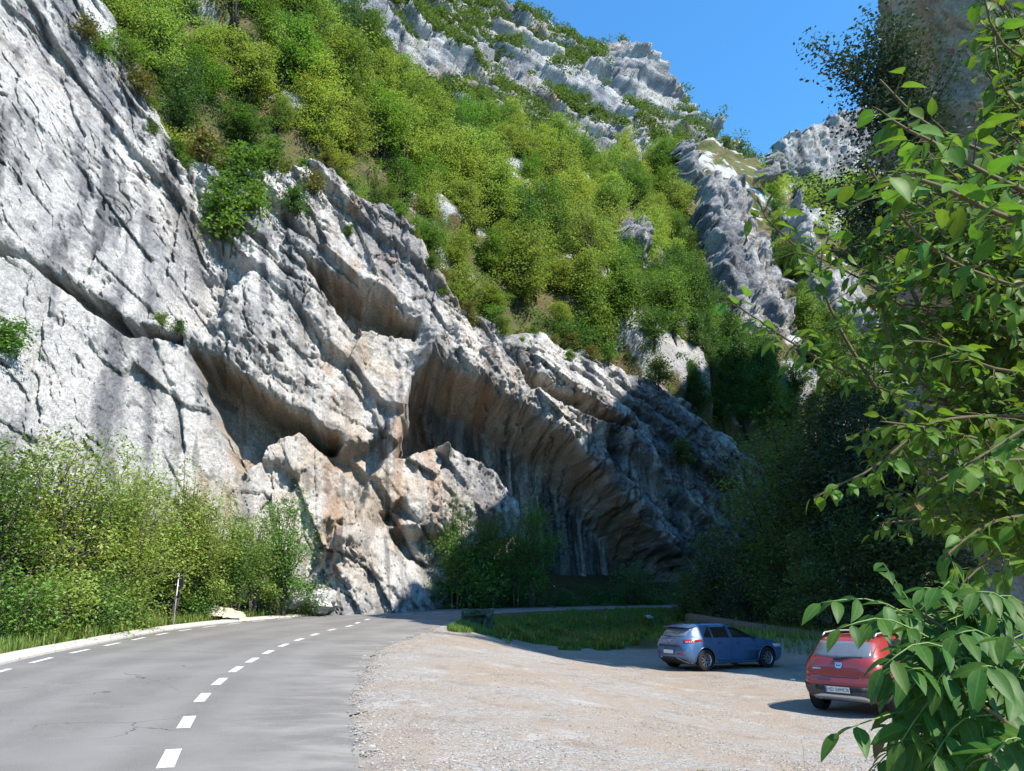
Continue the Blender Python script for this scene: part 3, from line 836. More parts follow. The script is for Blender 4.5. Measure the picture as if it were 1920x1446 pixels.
def plant(name, proto, loc, scale, rz, label, cat, group=None, mats=None, tilt=(0, 0), zs=1.0, parts=('trunk', 'crown')):
    e = empty(name, loc, rz)
    e.scale = (scale, scale, scale * zs)
    e.rotation_euler = (tilt[0], tilt[1], rz)
    for n, me in zip(parts, proto[:2]):
        o = link(bpy.data.objects.new(n, me), e)
        if n == 'crown' and len(proto) > 2:
            o.material_slots[0].link = 'OBJECT'; o.material_slots[0].material = proto[2]
    return tag(e, label, cat, group)

def with_mat(proto, mat):
    return (proto[0], proto[1], mat)

hill_protos = [tree_proto(10 + i, 6.8, 2.5, 1.3, 54, 165, .205, M['leaf_spring'], M['bark_dark'], limb_r=1.5, flat=.34, spread=.21, shape=('round', 'lobe', 'round', 'cone')[i % 4], stems=(1, 2, 1, 2, 3)[i % 5]) for i in range(6)]
kinds = {}
for kind in ('leaf_spring', 'leaf_mid', 'leaf_deep', 'leaf_dry'):
    kinds[kind] = [with_mat(p, M[kind]) for p in hill_protos]

# ------------------------------------------------------------------ trees on the slope above the cliff
hp, hpx, hpy = hill['P'], hill['px'], hill['py']
bare = np.zeros(len(hp))
for poly in ([(1150, 250), (1230, 250), (1235, 330), (1160, 330)], [(1150, 390), (1235, 390), (1235, 480), (1145, 480)], [(1260, 240), (1335, 240), (1335, 350), (1265, 350)], [(1295, 300), (1430, 320), (1530, 720), (1400, 730), (1290, 480)], [(1465, 340), (1670, 580), (1680, 680), (1540, 670), (1470, 440)], [(480, 290), (560, 285), (600, 420), (480, 430)]):
    bare = np.maximum(bare, sstep(-6, 6, poly_sd(hpx, hpy, poly)))
top_ = np.interp(hpx, [300, 400, 540, 640, 740, 800, 900, 1000, 1150, 1300, 1400], [-300, -100, 70, 150, 195, 245, 290, 315, 318, 305, 320])
ok = (hpy > top_) & (hpx > 90) & (hpx < 1720) & (hpy > -40) & (hpy < 830) & (bare < .5) & (hill['sd'] > 2)
cand = np.where(ok)[0]
rng.shuffle(cand)
chosen = []
grid = {}
def far_enough(p, dmin):
    k = tuple(int(v // 6) for v in p)
    for a in (-1, 0, 1):
        for b in (-1, 0, 1):
            for c in (-1, 0, 1):
                for q in grid.get((k[0] + a, k[1] + b, k[2] + c), ()):
                    if (p[0] - q[0]) ** 2 + (p[1] - q[1]) ** 2 + (p[2] - q[2]) ** 2 < dmin * dmin: return False
    grid.setdefault(k, []).append(p)
    return True
for i in cand:
    p = hp[i]
    if far_enough(tuple(p), 3.4 if p[1] < 90 else 4.1):
        chosen.append(i)
    if len(chosen) >= 560: break
words = {'leaf_spring': 'yellow-green', 'leaf_mid': 'mid-green', 'leaf_deep': 'deep green', 'leaf_dry': 'brownish'}
def zone(x, y):
    if x < 620: return 'on the slope above the left-hand slab' if y < 170 else 'at the cliff edge above the cleft'
    if x > 1290: return 'between the rock ribs at the right end of the slope' if y < 560 else 'in shade above the right end of the cliff'
    if x < 900: return 'on the left part of the slope below the grey slab' if y < 330 else 'at the rim above the upper overhang'
    return 'on the upper slope under the mountain' if y < 380 else 'on the lower slope over the rock arch'
# the trees that show largest are things of their own; the rest stay one wooded mass
size_ = np.array([1.0 / hp[i][1] for i in chosen])
order_ = np.argsort(-size_)
spare = []
taken = 0
for j_ in order_:
    i = chosen[j_]
    p = hp[i]; x, y = hpx[i], hpy[i]
    f = rng.random() + .25 * fbm(np.array([p / 14]), 2, 400)[0]
    kind = 'leaf_spring' if f < .60 else 'leaf_mid' if f < .85 else 'leaf_deep' if f < .98 else 'leaf_dry'
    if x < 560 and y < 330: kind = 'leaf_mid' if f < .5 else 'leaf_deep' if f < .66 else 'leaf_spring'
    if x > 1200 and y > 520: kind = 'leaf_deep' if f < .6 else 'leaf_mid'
    if hill['sd'][i] < 34 and rng.random() < .25: kind = 'leaf_dry'
    sc = rng.uniform(.6, 1.35) * (1.0 if p[1] > 60 else .88)
    if kind == 'leaf_dry': sc *= .5
    if taken >= 298:
        spare.append((p, sc)); continue
    taken += 1
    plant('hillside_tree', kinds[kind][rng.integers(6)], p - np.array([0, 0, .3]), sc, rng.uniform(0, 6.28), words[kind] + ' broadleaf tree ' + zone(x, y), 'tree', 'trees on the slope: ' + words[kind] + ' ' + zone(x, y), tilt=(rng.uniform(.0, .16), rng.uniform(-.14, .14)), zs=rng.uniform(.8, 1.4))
# far trees of the wood, one mass
VV, FF, off_ = [], [], 0
base_c = hill_protos[0][1]
bv = np.zeros(len(base_c.vertices) * 3, np.float32); base_c.vertices.foreach_get('co', bv); bv = bv.reshape(-1, 4, 3)
for p, sc in spare:
    q = bv[rng.permutation(len(bv))[:900]].reshape(-1, 3) * sc
    ctr_ = q.reshape(-1, 4, 3).mean(1, keepdims=True); q = ((q.reshape(-1, 4, 3) - ctr_) * 1.8 + ctr_).reshape(-1, 3)
    a_ = rng.uniform(0, 6.28); c_, s_ = math.cos(a_), math.sin(a_)
    VV.append(np.stack([q[:, 0] * c_ - q[:, 1] * s_, q[:, 0] * s_ + q[:, 1] * c_, q[:, 2]], 1) + p)
    k_ = np.arange(900)[:, None] * 4 + off_
    FF.append(np.concatenate([k_ + np.array([0, 1, 2]), k_ + np.array([0, 2, 3])], 1).reshape(-1, 3)); off_ += 3600
if VV:
    tag(obj_np('distant_wood', np.concatenate(VV), np.concatenate(FF), M['leaf_spring'], smooth=False), 'distant light green wood on the upper slope beneath the mountain', 'wood', kind='stuff')

def scatter_bushes(name, P, size, per, leaf, mat, seed, label, cat, flat=.6):
    """low scrub that reads as one mass"""
    g = np.random.default_rng(seed)
    n = len(P)
    S = size * g.uniform(.5, 1.4, n)
    m = per
    q = g.normal(size=(n, m, 3)); q /= np.linalg.norm(q, axis=2)[..., None]
    q *= g.uniform(.45, 1, (n, m, 1)); q[..., 2] = q[..., 2] * flat + flat * .7
    C = (P[:, None] + q * S[:, None, None]).reshape(-1, 3)
    V, F = leaf_quads(C, leaf, seed=seed + 1)
    return tag(obj_np(name, V, F, mat, smooth=False), label, cat, kind='stuff')

# scrub on the mountain
mp, mpx, mpy = mount['P'], mount['px'], mount['py']
dens = .55 + 1.3 * fbm(mp / 20, 3, 410) + .4 * fbm(mp / 7, 2, 411)
for (cx, cy, rx, ry, w) in ((1000, 20, 170, 55, 1.3), (850, 20, 120, 60, 1.1), (950, 90, 120, 40, .4), (1100, 190, 160, 60, .25), (1230, 250, 150, 40, .5), (660, 60, 90, 80, -.75), (1230, 130, 55, 75, -.55), (760, 40, 50, 120, .5), (780, 200, 60, 70, .35), (1000, 110, 120, 35, -.25)):
    dens += w * np.exp(-((mpx - cx) / rx) ** 2 - ((mpy - cy) / ry) ** 2)
pick = np.where((rng.random(len(mp)) < .05 * sstep(.25, .9, dens)) & (mpy > -60) & (mount['sd'] > 1))[0]
pick = pick[rng.permutation(len(pick))[:4600]]
scatter_bushes('mountain_scrub', mp[pick], 2.1, 66, .72, M['leaf_far'], 420, 'dark green scrub growing in the clefts of the grey mountain', 'scrub', flat=.8)
# undergrowth between the trees of the slope
pick = np.where((rng.random(len(hp)) < .05) & ok)[0]
pick = pick[rng.permutation(len(pick))[:1500]]
scatter_bushes('slope_undergrowth', hp[pick], .8, 42, .30, M['leaf_mid'], 430, 'low green undergrowth between the trees on the slope', 'undergrowth', flat=.7)
# ------------------------------------------------------------------ shrubs and saplings beside the road
def stand(px, Y):
    q = at_xy(px, Y)
    return np.array([q[0], q[1], float(ground_z(q[0], q[1]))])

shrub_protos = [tree_proto(40 + i, 6.0, 1.9, .2, 70, 110, .125, M['leaf_spring'], M['bark'], flat=.45, stems=(6, 5, 7)[i], spread=.20, shape='lobe', lean=.07) for i in range(3)]
thin_protos = [tree_proto(50 + i, 6.0, 1.3, .8, 60, 110, .12, M['leaf_spring'], M['bark'], flat=.45, stems=4, spread=.24, shape='lobe', lean=.06) for i in range(2)]
low_protos = [tree_proto(55 + i, 2.4, 1.3, .1, 52, 56, .12, M['leaf_mid'], M['bark'], flat=.6, stems=7, spread=.26, shape='round', lean=.1) for i in range(2)]
def shp(kind, i, m): return with_mat({'tall': shrub_protos, 'thin': thin_protos, 'low': low_protos}[kind][i], M[m])
roadside = [
    (-60, 23.2, 'tall', 0, .95, 'leaf_mid', 'tall leafy shrub at the left edge of the picture, nearest of the roadside thicket'),
    (40, 25.4, 'tall', 1, 1.02, 'leaf_spring', 'tall yellow-green shrub behind the kerb, leftmost fully visible in the thicket'),
    (120, 27.2, 'tall', 2, 1.0, 'leaf_spring', 'tall light green shrub, second from the left in the roadside thicket'),
    (200, 29.4, 'tall', 0, .98, 'leaf_spring', 'tall bright shrub in the middle of the roadside thicket'),
    (236, 33.2, 'tall', 1, 1.08, 'leaf_spring', 'tall light green shrub just left of the round sign'),
    (318, 35.0, 'thin', 0, 1.2, 'leaf_spring', 'slender sapling rising behind the round sign'),
    (372, 36.4, 'thin', 1, 1.12, 'leaf_spring', 'slender light sapling right of the sign against pale rock'),
    (438, 38.6, 'thin', 0, .85, 'leaf_mid', 'thin small sapling between the sign and the round green tree'),
    (528, 41.6, 'thin', 1, 1.22, 'leaf_mid', 'round-headed green tree against the white cliff, right end of the thicket'),
    (347, 37.6, 'thin', 1, .95, 'leaf_spring', 'slender sapling close behind the sign on its right'),
    (408, 38.6, 'thin', 0, 1.0, 'leaf_spring', 'airy sapling over the pale earth ridge'),
    (475, 40.4, 'thin', 1, 1.0, 'leaf_spring', 'airy light sapling touching the round-headed tree on its left'),
    (575, 43.3, 'low', 1, 1.05, 'leaf_deep', 'low dark bush at the foot of the cliff beside the road bend'),
    (15, 22.3, 'low', 0, 1.0, 'leaf_mid', 'low bush at the kerb near the left edge of the picture'),
    (95, 24.3, 'low', 1, 1.05, 'leaf_spring', 'low bright bush in front of the second tall shrub'),
    (175, 26.7, 'low', 0, .95, 'leaf_mid', 'low bush before the middle of the thicket'),
    (240, 29.3, 'low', 1, 1.0, 'leaf_spring', 'low bush left of the signpost'),
    (366, 36.4, 'low', 0, .85, 'leaf_mid', 'low bush just right of the signpost'),
    (500, 41.3, 'low', 1, .8, 'leaf_deep', 'low bush in front of the round-headed green tree'),
]
for px, Y, k, i, sc, m, lab in roadside:
    plant('shrub' if k != 'thin' else 'sapling', shp(k, i, m), stand(px, Y), sc * (1.13 if k == 'tall' else 1.0), rnd.uniform(0, 6.28), lab, 'shrub' if k != 'thin' else 'sapling', 'roadside thicket', parts=('stems', 'crown'))
for px, Y, k, i, sc, m, lab in [
    (852, 55.0, 'thin', 0, 1.3, 'leaf_mid', 'sapling at the left end of the row under the rock arch'),
    (888, 55.6, 'low', 0, 1.9, 'leaf_mid', 'bushy growth second from the left under the rock arch'),
    (925, 57.0, 'thin', 1, 1.25, 'leaf_mid', 'sapling in the middle of the row under the rock arch'),
    (968, 58.0, 'thin', 0, 1.1, 'leaf_mid', 'shorter sapling right of the middle under the rock arch'),
    (1002, 58.6, 'thin', 1, 1.45, 'leaf_mid', 'tallest slim sapling under the rock arch, right end of the row'),
    (792, 54.0, 'low', 1, .9, 'leaf_mid', 'low bush at the white buttress where the road bends'),
    (1190, 65.0, 'low', 0, 1.6, 'leaf_dark', 'dark bush beside the cave mouth at the end of the road')]:
    plant('sapling' if k == 'thin' else 'shrub', shp(k, i, m), stand(px, Y), sc, rnd.uniform(0, 6.28), lab, 'sapling' if k == 'thin' else 'shrub', 'growth under the rock arch', parts=('stems', 'crown'))

kk = np.where((RL[:, 1] > 50) & (RL[:, 1] < 84))[0]
q_ = RL[rng.choice(kk, 420)]; nn_ = np.array([-.45, .89])
q_ = q_ + nn_ * rng.uniform(.5, 5.0, 420)[:, None] + rng.normal(size=(420, 2)) * .5
scatter_bushes('arch_undergrowth', np.c_[q_, ground_z(q_[:, 0], q_[:, 1])], .7, 60, .17, M['leaf_deep'], 440, 'shaded undergrowth along the far road below the rock arch', 'undergrowth')
# tufts and small trees on the ledges of the cliff
cp, cpx, cpy = cliff['P'], cliff['px'], cliff['py']
def on_cliff(px, py):
    # the front-most cliff vertex under that pixel
    ux, uy = project(cp)
    d = (ux - px) ** 2 + (uy - py) ** 2
    k = np.argsort(d)[:12]
    return cp[k[np.argmin(cp[k][:, 1])]]
led = tree_proto(60, 2.2, 1.0, .2, 34, 46, .17, M['leaf_mid'], M['bark_dark'], flat=.45, stems=3, spread=.3, shape='lobe')
for px, py, s, m, lab in [
    (430, 455, 1.0, 'leaf_mid', 'bright green bush in the cleft of the cliff, lower of the pair'),
    (445, 345, .95, 'leaf_mid', 'bright green bush in the cleft of the cliff, upper of the pair'),
    (425, 405, .8, 'leaf_mid', 'small green bush between the pair in the cliff cleft'),
    (475, 395, .6, 'leaf_mid', 'small green bush right of the pair in the cliff cleft'),
    (160, 75, .55, 'leaf_dry', 'small brownish bush on the upper left cliff ledge'),
    (195, 105, .6, 'leaf_mid', 'small bush below the brownish one on the upper left ledge'),
    (262, 175, .7, 'leaf_dry', 'brownish bush where the left slab meets the trees'),
    (235, 110, .8, 'leaf_mid', 'green bush at the top edge of the left slab'),
    (395, 290, .9, 'leaf_dry', 'brownish bush on the ledge above the cliff cleft'),
    (520, 285, .9, 'leaf_mid', 'yellowish bush on the ledge right of the cliff cleft'),
    (545, 400, .8, 'leaf_deep', 'dark bush hanging on the grey rock right of the cleft'),
    (590, 360, .7, 'leaf_dry', 'dry tuft on the grey rock above the upper overhang'),
    (305, 605, .35, 'leaf_mid', 'tiny tuft on the crack across the left cliff'),
    (335, 618, .3, 'leaf_deep', 'tiny dark tuft at the end of the crack'),
    (25, 660, .6, 'leaf_mid', 'tuft on the rock at the left edge of the picture'),
    (655, 440, .35, 'leaf_deep', 'tiny tuft on the rock above the upper overhang'),
    (930, 590, .7, 'leaf_mid', 'green tuft at the rim above the rock arch'),
    (1060, 640, .6, 'leaf_dry', 'dry tuft on the rim right of the arch top'),
    (1150, 660, .8, 'leaf_mid', 'green tuft on the sunlit rim near the shadow edge'),
    (1270, 870, 1.0, 'leaf_dark', 'dark bush hanging on the shaded cliff right of the arch'),
    (1230, 720, 1.1, 'leaf_dark', 'dark bush on the shaded rim of the cliff')]:
    p = on_cliff(px, py)
    plant('ledge_bush', with_mat(led, M[m]), p + np.array([.1, -.25, -.5]), s * (1.9 if 'pair' in lab else 1.45), rnd.uniform(0, 6.28), lab, 'bush', 'bushes on the cliff ledges', parts=('stems', 'crown'))

rim = np.where((cliff['sd'] > 4) & (cliff['sd'] < 34) & (cpx > 230) & (cpx < 1240) & (cpy > 60) & (cpy < 720))[0]
rng.shuffle(rim); taken_ = []
for i in rim:
    if all((cpx[i] - cpx[j]) ** 2 + (cpy[i] - cpy[j]) ** 2 > 34 ** 2 for j in taken_): taken_.append(i)
    if len(taken_) >= 30: break
for n_, i in enumerate(taken_):
    m = ('leaf_dry', 'leaf_mid', 'leaf_mid', 'leaf_deep')[n_ % 4]
    w_ = {'leaf_dry': 'brownish', 'leaf_mid': 'green', 'leaf_deep': 'dark green'}[m]
    plant('rim_bush', with_mat(led, M[m]), cp[i] + np.array([0, .1, -.35]), rng.uniform(.45, .95), rng.uniform(0, 6.28), w_ + ' bush on the cliff rim along the foot of the wooded slope', 'bush', w_ + ' bushes along the cliff rim', parts=('stems', 'crown'))

# ------------------------------------------------------------------ shaded trees on the right
big = [tree_proto(70 + i, 13, 3.6, 1.5, 84, 150, .24, M['leaf_dark'], M['bark_dark'], flat=.16, spread=.25, shape='lobe', lean=.04) for i in range(2)]
med = [tree_proto(75 + i, 7, 2.6, .4, 60, 120, .19, M['leaf_dark'], M['bark_dark'], flat=.24, stems=(1, 3)[i], spread=.24, shape='lobe') for i in range(2)]
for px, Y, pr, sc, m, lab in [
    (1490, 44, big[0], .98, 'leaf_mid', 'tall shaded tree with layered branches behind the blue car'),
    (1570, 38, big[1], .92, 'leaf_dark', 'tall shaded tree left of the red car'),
    (1650, 35, big[0], .95, 'leaf_shade_tone', 'tall shaded tree behind the red car'),
    (1720, 31, big[1], .85, 'leaf_shade_tone', 'shaded tree at the foot of the right-hand rock wall'),
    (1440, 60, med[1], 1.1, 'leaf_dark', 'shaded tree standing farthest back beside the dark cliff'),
    (1600, 52, big[0], 1.15, 'leaf_shade_tone', 'tall dark tree in the depth of the gorge'),
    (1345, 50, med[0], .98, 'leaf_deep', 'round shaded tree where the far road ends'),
    (1415, 44, med[1], .86, 'leaf_shade_tone', 'shaded bush beyond the bonnet of the blue car'),
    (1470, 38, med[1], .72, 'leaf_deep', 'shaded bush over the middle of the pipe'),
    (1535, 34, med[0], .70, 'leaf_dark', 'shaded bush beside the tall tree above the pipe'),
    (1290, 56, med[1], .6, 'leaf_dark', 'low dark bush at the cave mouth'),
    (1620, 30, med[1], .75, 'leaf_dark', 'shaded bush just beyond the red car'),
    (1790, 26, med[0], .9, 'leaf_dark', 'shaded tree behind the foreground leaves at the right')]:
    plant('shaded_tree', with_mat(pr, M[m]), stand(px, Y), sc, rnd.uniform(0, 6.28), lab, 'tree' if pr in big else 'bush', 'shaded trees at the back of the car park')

def wall_point(px, py, Y):
    return at_y(px, py, Y)
wt = tree_proto(80, 9, 2.6, 1.0, 90, 110, .22, M['leaf_shade_tone'], M['bark_dark'], flat=.5, spread=.22, shape='lobe', stems=2)
for px, py, Y, sc, tl, lab in [(1762, 320, 20.3, .66, (0, -.34), 'dark tree leaning from the right rock wall against the sky'), (1725, 560, 21, .6, (0, -.3), 'small dark tree on the rock wall below the leaning one')]:
    plant('wall_tree', wt, wall_point(px, py, Y), sc, 0.0, lab, 'tree', tilt=tl)

# ------------------------------------------------------------------ foreground foliage
def leaf_mesh(name, mat, length=1.0, width=.55, tipk=1.0, curl=.18, seed=0, pet=.12):
    n = 6; V, F = [], []
    for i in range(n + 1):
        t = i / n
        w = width * .5 * (math.sin(math.pi * t ** .82) ** .85) * (1 - .25 * tipk * t) if 0 < i < n else .004
        zc = -curl * t * t * length
        x = pet + t * length
        V += [(x, w, zc + w * .28), (x, 0, zc), (x, -w, zc + w * .28)]
    for i in range(n):
        a = 3 * i
        F += [(a, a + 1, a + 4, a + 3), (a + 1, a + 2, a + 5, a + 4)]
    b = len(V)
    V += [(0, .008, 0), (0, -.008, 0), (pet, .008, 0), (pet, -.008, 0)]
    F.append((b, b + 1, b + 3, b + 2))
    return np.array(V), np.array(F), np.array([0, 1, 0] * (n + 1) + [1, 1, 1, 1], float)
def leaf_matrix(p, x, nrm, s):
    x = x / (np.linalg.norm(x) + 1e-9)
    y = np.cross(nrm, x); y /= (np.linalg.norm(y) + 1e-9)
    z = np.cross(x, y)
    return np.stack([x * s, y * s, z * s], 1), p

def foliage_thing(name, label, cat, leaves, shapes, mat, woods, trunk_loc):
    """leaves: list of (matrix3, pos, shape index); the 300 that show largest become parts, the rest one mesh"""
    e = empty(name, trunk_loc)
    tag(e, label, cat)
    off = np.array(trunk_loc)
    for wn_, mb, mt in woods:
        mb.v = [tuple(np.array(v) - off) for v in mb.v]
        mb.build(wn_, mt, e, smooth=True)
    score = []
    for A, p, k in leaves:
        q = p - CAM
        px, py = project(p[None])
        vis = (-60 < px[0] < 1960) and (-60 < py[0] < 1500) and q[1] > .2
        score.append((np.linalg.norm(A[:, 0]) / max(np.linalg.norm(q), .1)) * (1 if vis else .01))
    order = np.argsort(score)[::-1]
    meshes = [mesh_np('leaf', V, F, mat, smooth=True, attrs={'rib': R_}) for V, F, R_ in shapes]
    for i in order[:300]:
        A, p, k = leaves[i]
        o = bpy.data.objects.new('leaf', meshes[k])
        m4 = np.eye(4); m4[:3, :3] = A; m4[:3, 3] = p - off
        col.objects.link(o); o.parent = e
        o.matrix_local = Matrix(m4.tolist())
    VV, FF, RB, b = [], [], [], 0
    for i in order[300:]:
        A, p, k = leaves[i]
        V, F, R_ = shapes[k]
        VV.append(V @ A.T + (p - off)); FF.append(F + b); RB.append(R_); b += len(V)
    if VV:
        o = obj_np('foliage', np.concatenate(VV), np.concatenate(FF), mat, e, smooth=True, attrs={'rib': np.concatenate(RB)})
        o['kind'] = 'stuff'
    return e

g = np.random.default_rng(99)
def curve3(pts, n):
    P = np.array([at_t(px, py, d) for px, py, d in pts])
    return resample(P, n)
branches = [
    [(2080, 860, 3.2), (1850, 768, 2.95), (1750, 757, 2.9), (1660, 735, 2.85), (1590, 700, 2.8), (1520, 665, 2.75), (1450, 620, 2.7), (1400, 585, 2.65), (1362, 560, 2.6)],
    [(2150, 620, 2.4), (1850, 520, 2.2), (1760, 480, 2.1), (1700, 420, 2.0), (1650, 350, 1.95), (1615, 290, 1.9)],
    [(2150, 420, 2.2), (1860, 290, 2.0), (1760, 250, 1.9), (1700, 205, 1.85), (1650, 150, 1.8)],
    [(2150, 200, 2.5), (1900, 110, 2.4), (1850, 40, 2.4), (1835, -60, 2.4)],
    [(2100, 800, 3.3), (1880, 650, 3.2), (1800, 560, 3.1), (1765, 440, 3.0), (1735, 330, 3.0)],
    [(2100, 820, 3.3), (1780, 650, 3.1), (1690, 570, 3.0), (1620, 525, 3.0), (1540, 485, 2.95), (1450, 440, 2.9), (1420, 372, 2.9)],
    [(2000, 780, 2.9), (1760, 780, 2.7), (1700, 825, 2.65), (1640, 880, 2.6), (1580, 905, 2.6), (1525, 935, 2.6)],
    [(2150, 860, 2.5), (1850, 860, 2.25), (1770, 890, 2.2), (1710, 950, 2.2)],
    [(2150, 980, 2.3), (1900, 960, 2.1), (1820, 1000, 2.05), (1765, 1050, 2.0)],
    [(1780, 757, 2.95), (1690, 690, 3.0), (1650, 590, 3.0), (1655, 490, 3.0)],
    [(1640, 725, 2.8), (1580, 630, 2.8), (1548, 560, 2.8), (1532, 500, 2.8), (1560, 430, 2.8)],
    [(2100, 520, 2.8), (1880, 400, 2.7), (1800, 340, 2.6), (1740, 285, 2.6)],
    [(2100, 350, 2.8), (1920, 220, 2.7), (1870, 150, 2.6), (1865, 70, 2.6)],
    [(2100, 760, 3.0), (1900, 610, 2.95), (1850, 540, 2.9), (1832, 440, 2.9)],
    [(2100, 900, 2.8), (1830, 820, 2.7), (1730, 800, 2.65), (1650, 790, 2.6)],
    [(2100, 700, 2.6), (1920, 700, 2.5), (1850, 690, 2.5), (1760, 640, 2.4), (1700, 640, 2.4)],
    [(2100, 560, 3.4), (1900, 480, 3.3), (1790, 420, 3.2), (1690, 420, 3.2), (1620, 460, 3.2)],
    [(2100, 480, 1.7), (1860, 400, 1.6), (1770, 350, 1.55), (1700, 330, 1.5), (1640, 345, 1.5)],
    [(2100, 430, 1.8), (1850, 330, 1.7), (1760, 270, 1.65), (1690, 240, 1.6), (1660, 215, 1.6)],
    [(2150, 760, 2.2), (1960, 780, 2.1), (1880, 830, 2.05), (1800, 880, 2.0)],
    [(2150, 1080, 2.4), (1930, 1060, 2.3), (1860, 1040, 2.3), (1800, 1100, 2.25)],
]
g2 = np.random.default_rng(123)
for k in range(170):                                         # inner branches that fill the crown
    y0 = g2.uniform(60, 1060); d0 = g2.uniform(2.9, 4.3)
    reach = 1920 - (g2.uniform(40, 310) if y0 > 330 else g2.uniform(10, 90))
    up_ = g2.uniform(-40, 190)
    branches.append([(2080, y0 + up_ * .5, d0), (1960, y0 + up_ * .3, d0), ((1960 + reach) / 2, y0 - up_ * .1 + g2.uniform(-20, 20), d0), (reach, y0 - up_ * .6, d0 - .1)])
trunk_p = np.array([2.75, 2.3, float(ground_z(2.75, 2.3))])
wood = MB(); leaves = []
tpts = [tuple(trunk_p + np.array([.02 * k * (-1) ** k, .03 * k, z])) for k, z in enumerate((-.2, .8, 1.6, 2.4, 3.2, 4.0))]
wood.tube(tpts, [.075, .068, .06, .05, .04, .025], 9)
for bi, br in enumerate(branches):
    C = curve3(br, 46)
    if br[0][0] > 1990:
        z = min(max(C[0][2] - .15, .6), 3.9)
        C = np.r_[np.array([[trunk_p[0], trunk_p[1] + .05, z]]), C]
    wood.tube([tuple(q) for q in C[::3]] + [tuple(C[-1])], [.0075 * (1 - .85 * k / len(C[::3])) + .0016 for k in range(len(C[::3]) + 1)], 5)
    s = polylen(C); step_ = .034 if bi < 21 else .026; nseg = int(s[-1] / step_)
    side = 1
    for k in range(nseg):
        sv = (k + g.uniform(0, .8)) * step_
        p = np.array([np.interp(sv, s, C[:, a]) for a in range(3)])
        q = np.array([np.interp(sv + .03, s, C[:, a]) for a in range(3)])
        tdir = (q - p) / (np.linalg.norm(q - p) + 1e-9)
        pxp, pyp = project(p[None])
        if pxp[0] > 2000: continue
        side = -side
        nl = 0
        tw_len = g.uniform(.05, .20) * (1 - .55 * sv / s[-1])
        out = np.cross(tdir, [0, 0, 1.0]); out /= np.linalg.norm(out) + 1e-9
        td = side * out * g.uniform(.4, 1) + tdir * g.uniform(.3, .9) + np.array([0, 0, g.uniform(-.75, .35)]) + g.normal(size=3) * .25
        td /= np.linalg.norm(td)
        end = p + td * tw_len
        wood.tube([tuple(p), tuple((p + end) / 2 + np.array([0, 0, .004])), tuple(end)], [.0024, .0017, .001], 3, cap=False)
        m = max(1, int(tw_len / .034))
        for j in range(m + 1):
            f = (j + .6) / (m + .6)
            lp = p + (end - p) * min(f, 1)
            ld = td * .6 + np.cross(td, [0, 0, 1.0]) * (1 if j % 2 else -1) * g.uniform(.4, 1.1) + np.array([0, 0, g.uniform(-.9, .0)]) + g.normal(size=3) * .25
            nr = np.array([g.normal() * .45, g.normal() * .45 - .15, 1.0])
            sz = g.uniform(.044, .074) if bi < 21 else g.uniform(.034, .058)
            A, pp = leaf_matrix(lp, ld, nr / np.linalg.norm(nr), sz)
            leaves.append((A, pp, int(g.integers(3))))
shapes = [leaf_mesh('leaf', None, 1, .62, 1.0, .22), leaf_mesh('leaf', None, 1, .54, 1.1, .34), leaf_mesh('leaf', None, 1, .68, .9, .12)]
foliage_thing('overhanging_tree', 'overhanging tree with bright oval leaves filling the right side of the picture', 'tree', leaves, shapes, M['leaf_broad'], [('branch', wood, M['twig'])], tuple(trunk_p))

# ash shrub with feather leaves in the lower right corner
ash_leaves = []; ash_wood = MB(); ash_stalk = MB()
ash_p = np.array([2.0, 1.9, float(ground_z(2.0, 1.9))])
def compound(base, tip, sag, npair, size, roll=0.0):
    """feather leaf: stalk from base to tip with leaflets in pairs"""
    base, tip = np.array(base), np.array(tip)
    mid = (base + tip) / 2 + np.array([0, 0, sag])
    C = resample([base, mid, tip], 16)
    ash_stalk.tube([tuple(q) for q in C[::3]] + [tuple(C[-1])], [.0022 - .0002 * k for k in range(len(C[::3]) + 1)], 4, cap=False)
    L = len(C) - 1
    up = np.array([.25 * math.sin(roll), -.35, .9]) + g.normal(size=3) * .12
    for k in range(npair):
        f = .22 + .68 * k / max(npair - 1, 1)
        i = f * L; a = C[int(i)]; b = C[min(int(i) + 1, L)]
        d = b - a; d /= np.linalg.norm(d) + 1e-9
        sd_ = np.cross(d, up); sd_ /= np.linalg.norm(sd_) + 1e-9
        for sg in (-1, 1):
            ld = sd_ * sg * g.uniform(.75, 1.0) + d * g.uniform(.35, .7) + np.array([0, 0, g.uniform(-.75, -.1)])
            nr = up + sg * sd_ * .25 + g.normal(size=3) * .22
            A, pp = leaf_matrix(a, ld, nr / np.linalg.norm(nr), size * g.uniform(.8, 1.1))
            ash_leaves.append((A, pp, int(g.integers(2))))
    d = C[-1] - C[-3]
    A, pp = leaf_matrix(C[-1], d + np.array([0, 0, -.02]), up, size * 1.05)
    ash_leaves.append((A, pp, 0))
def T(px, py, d): return at_t(px, py, d)
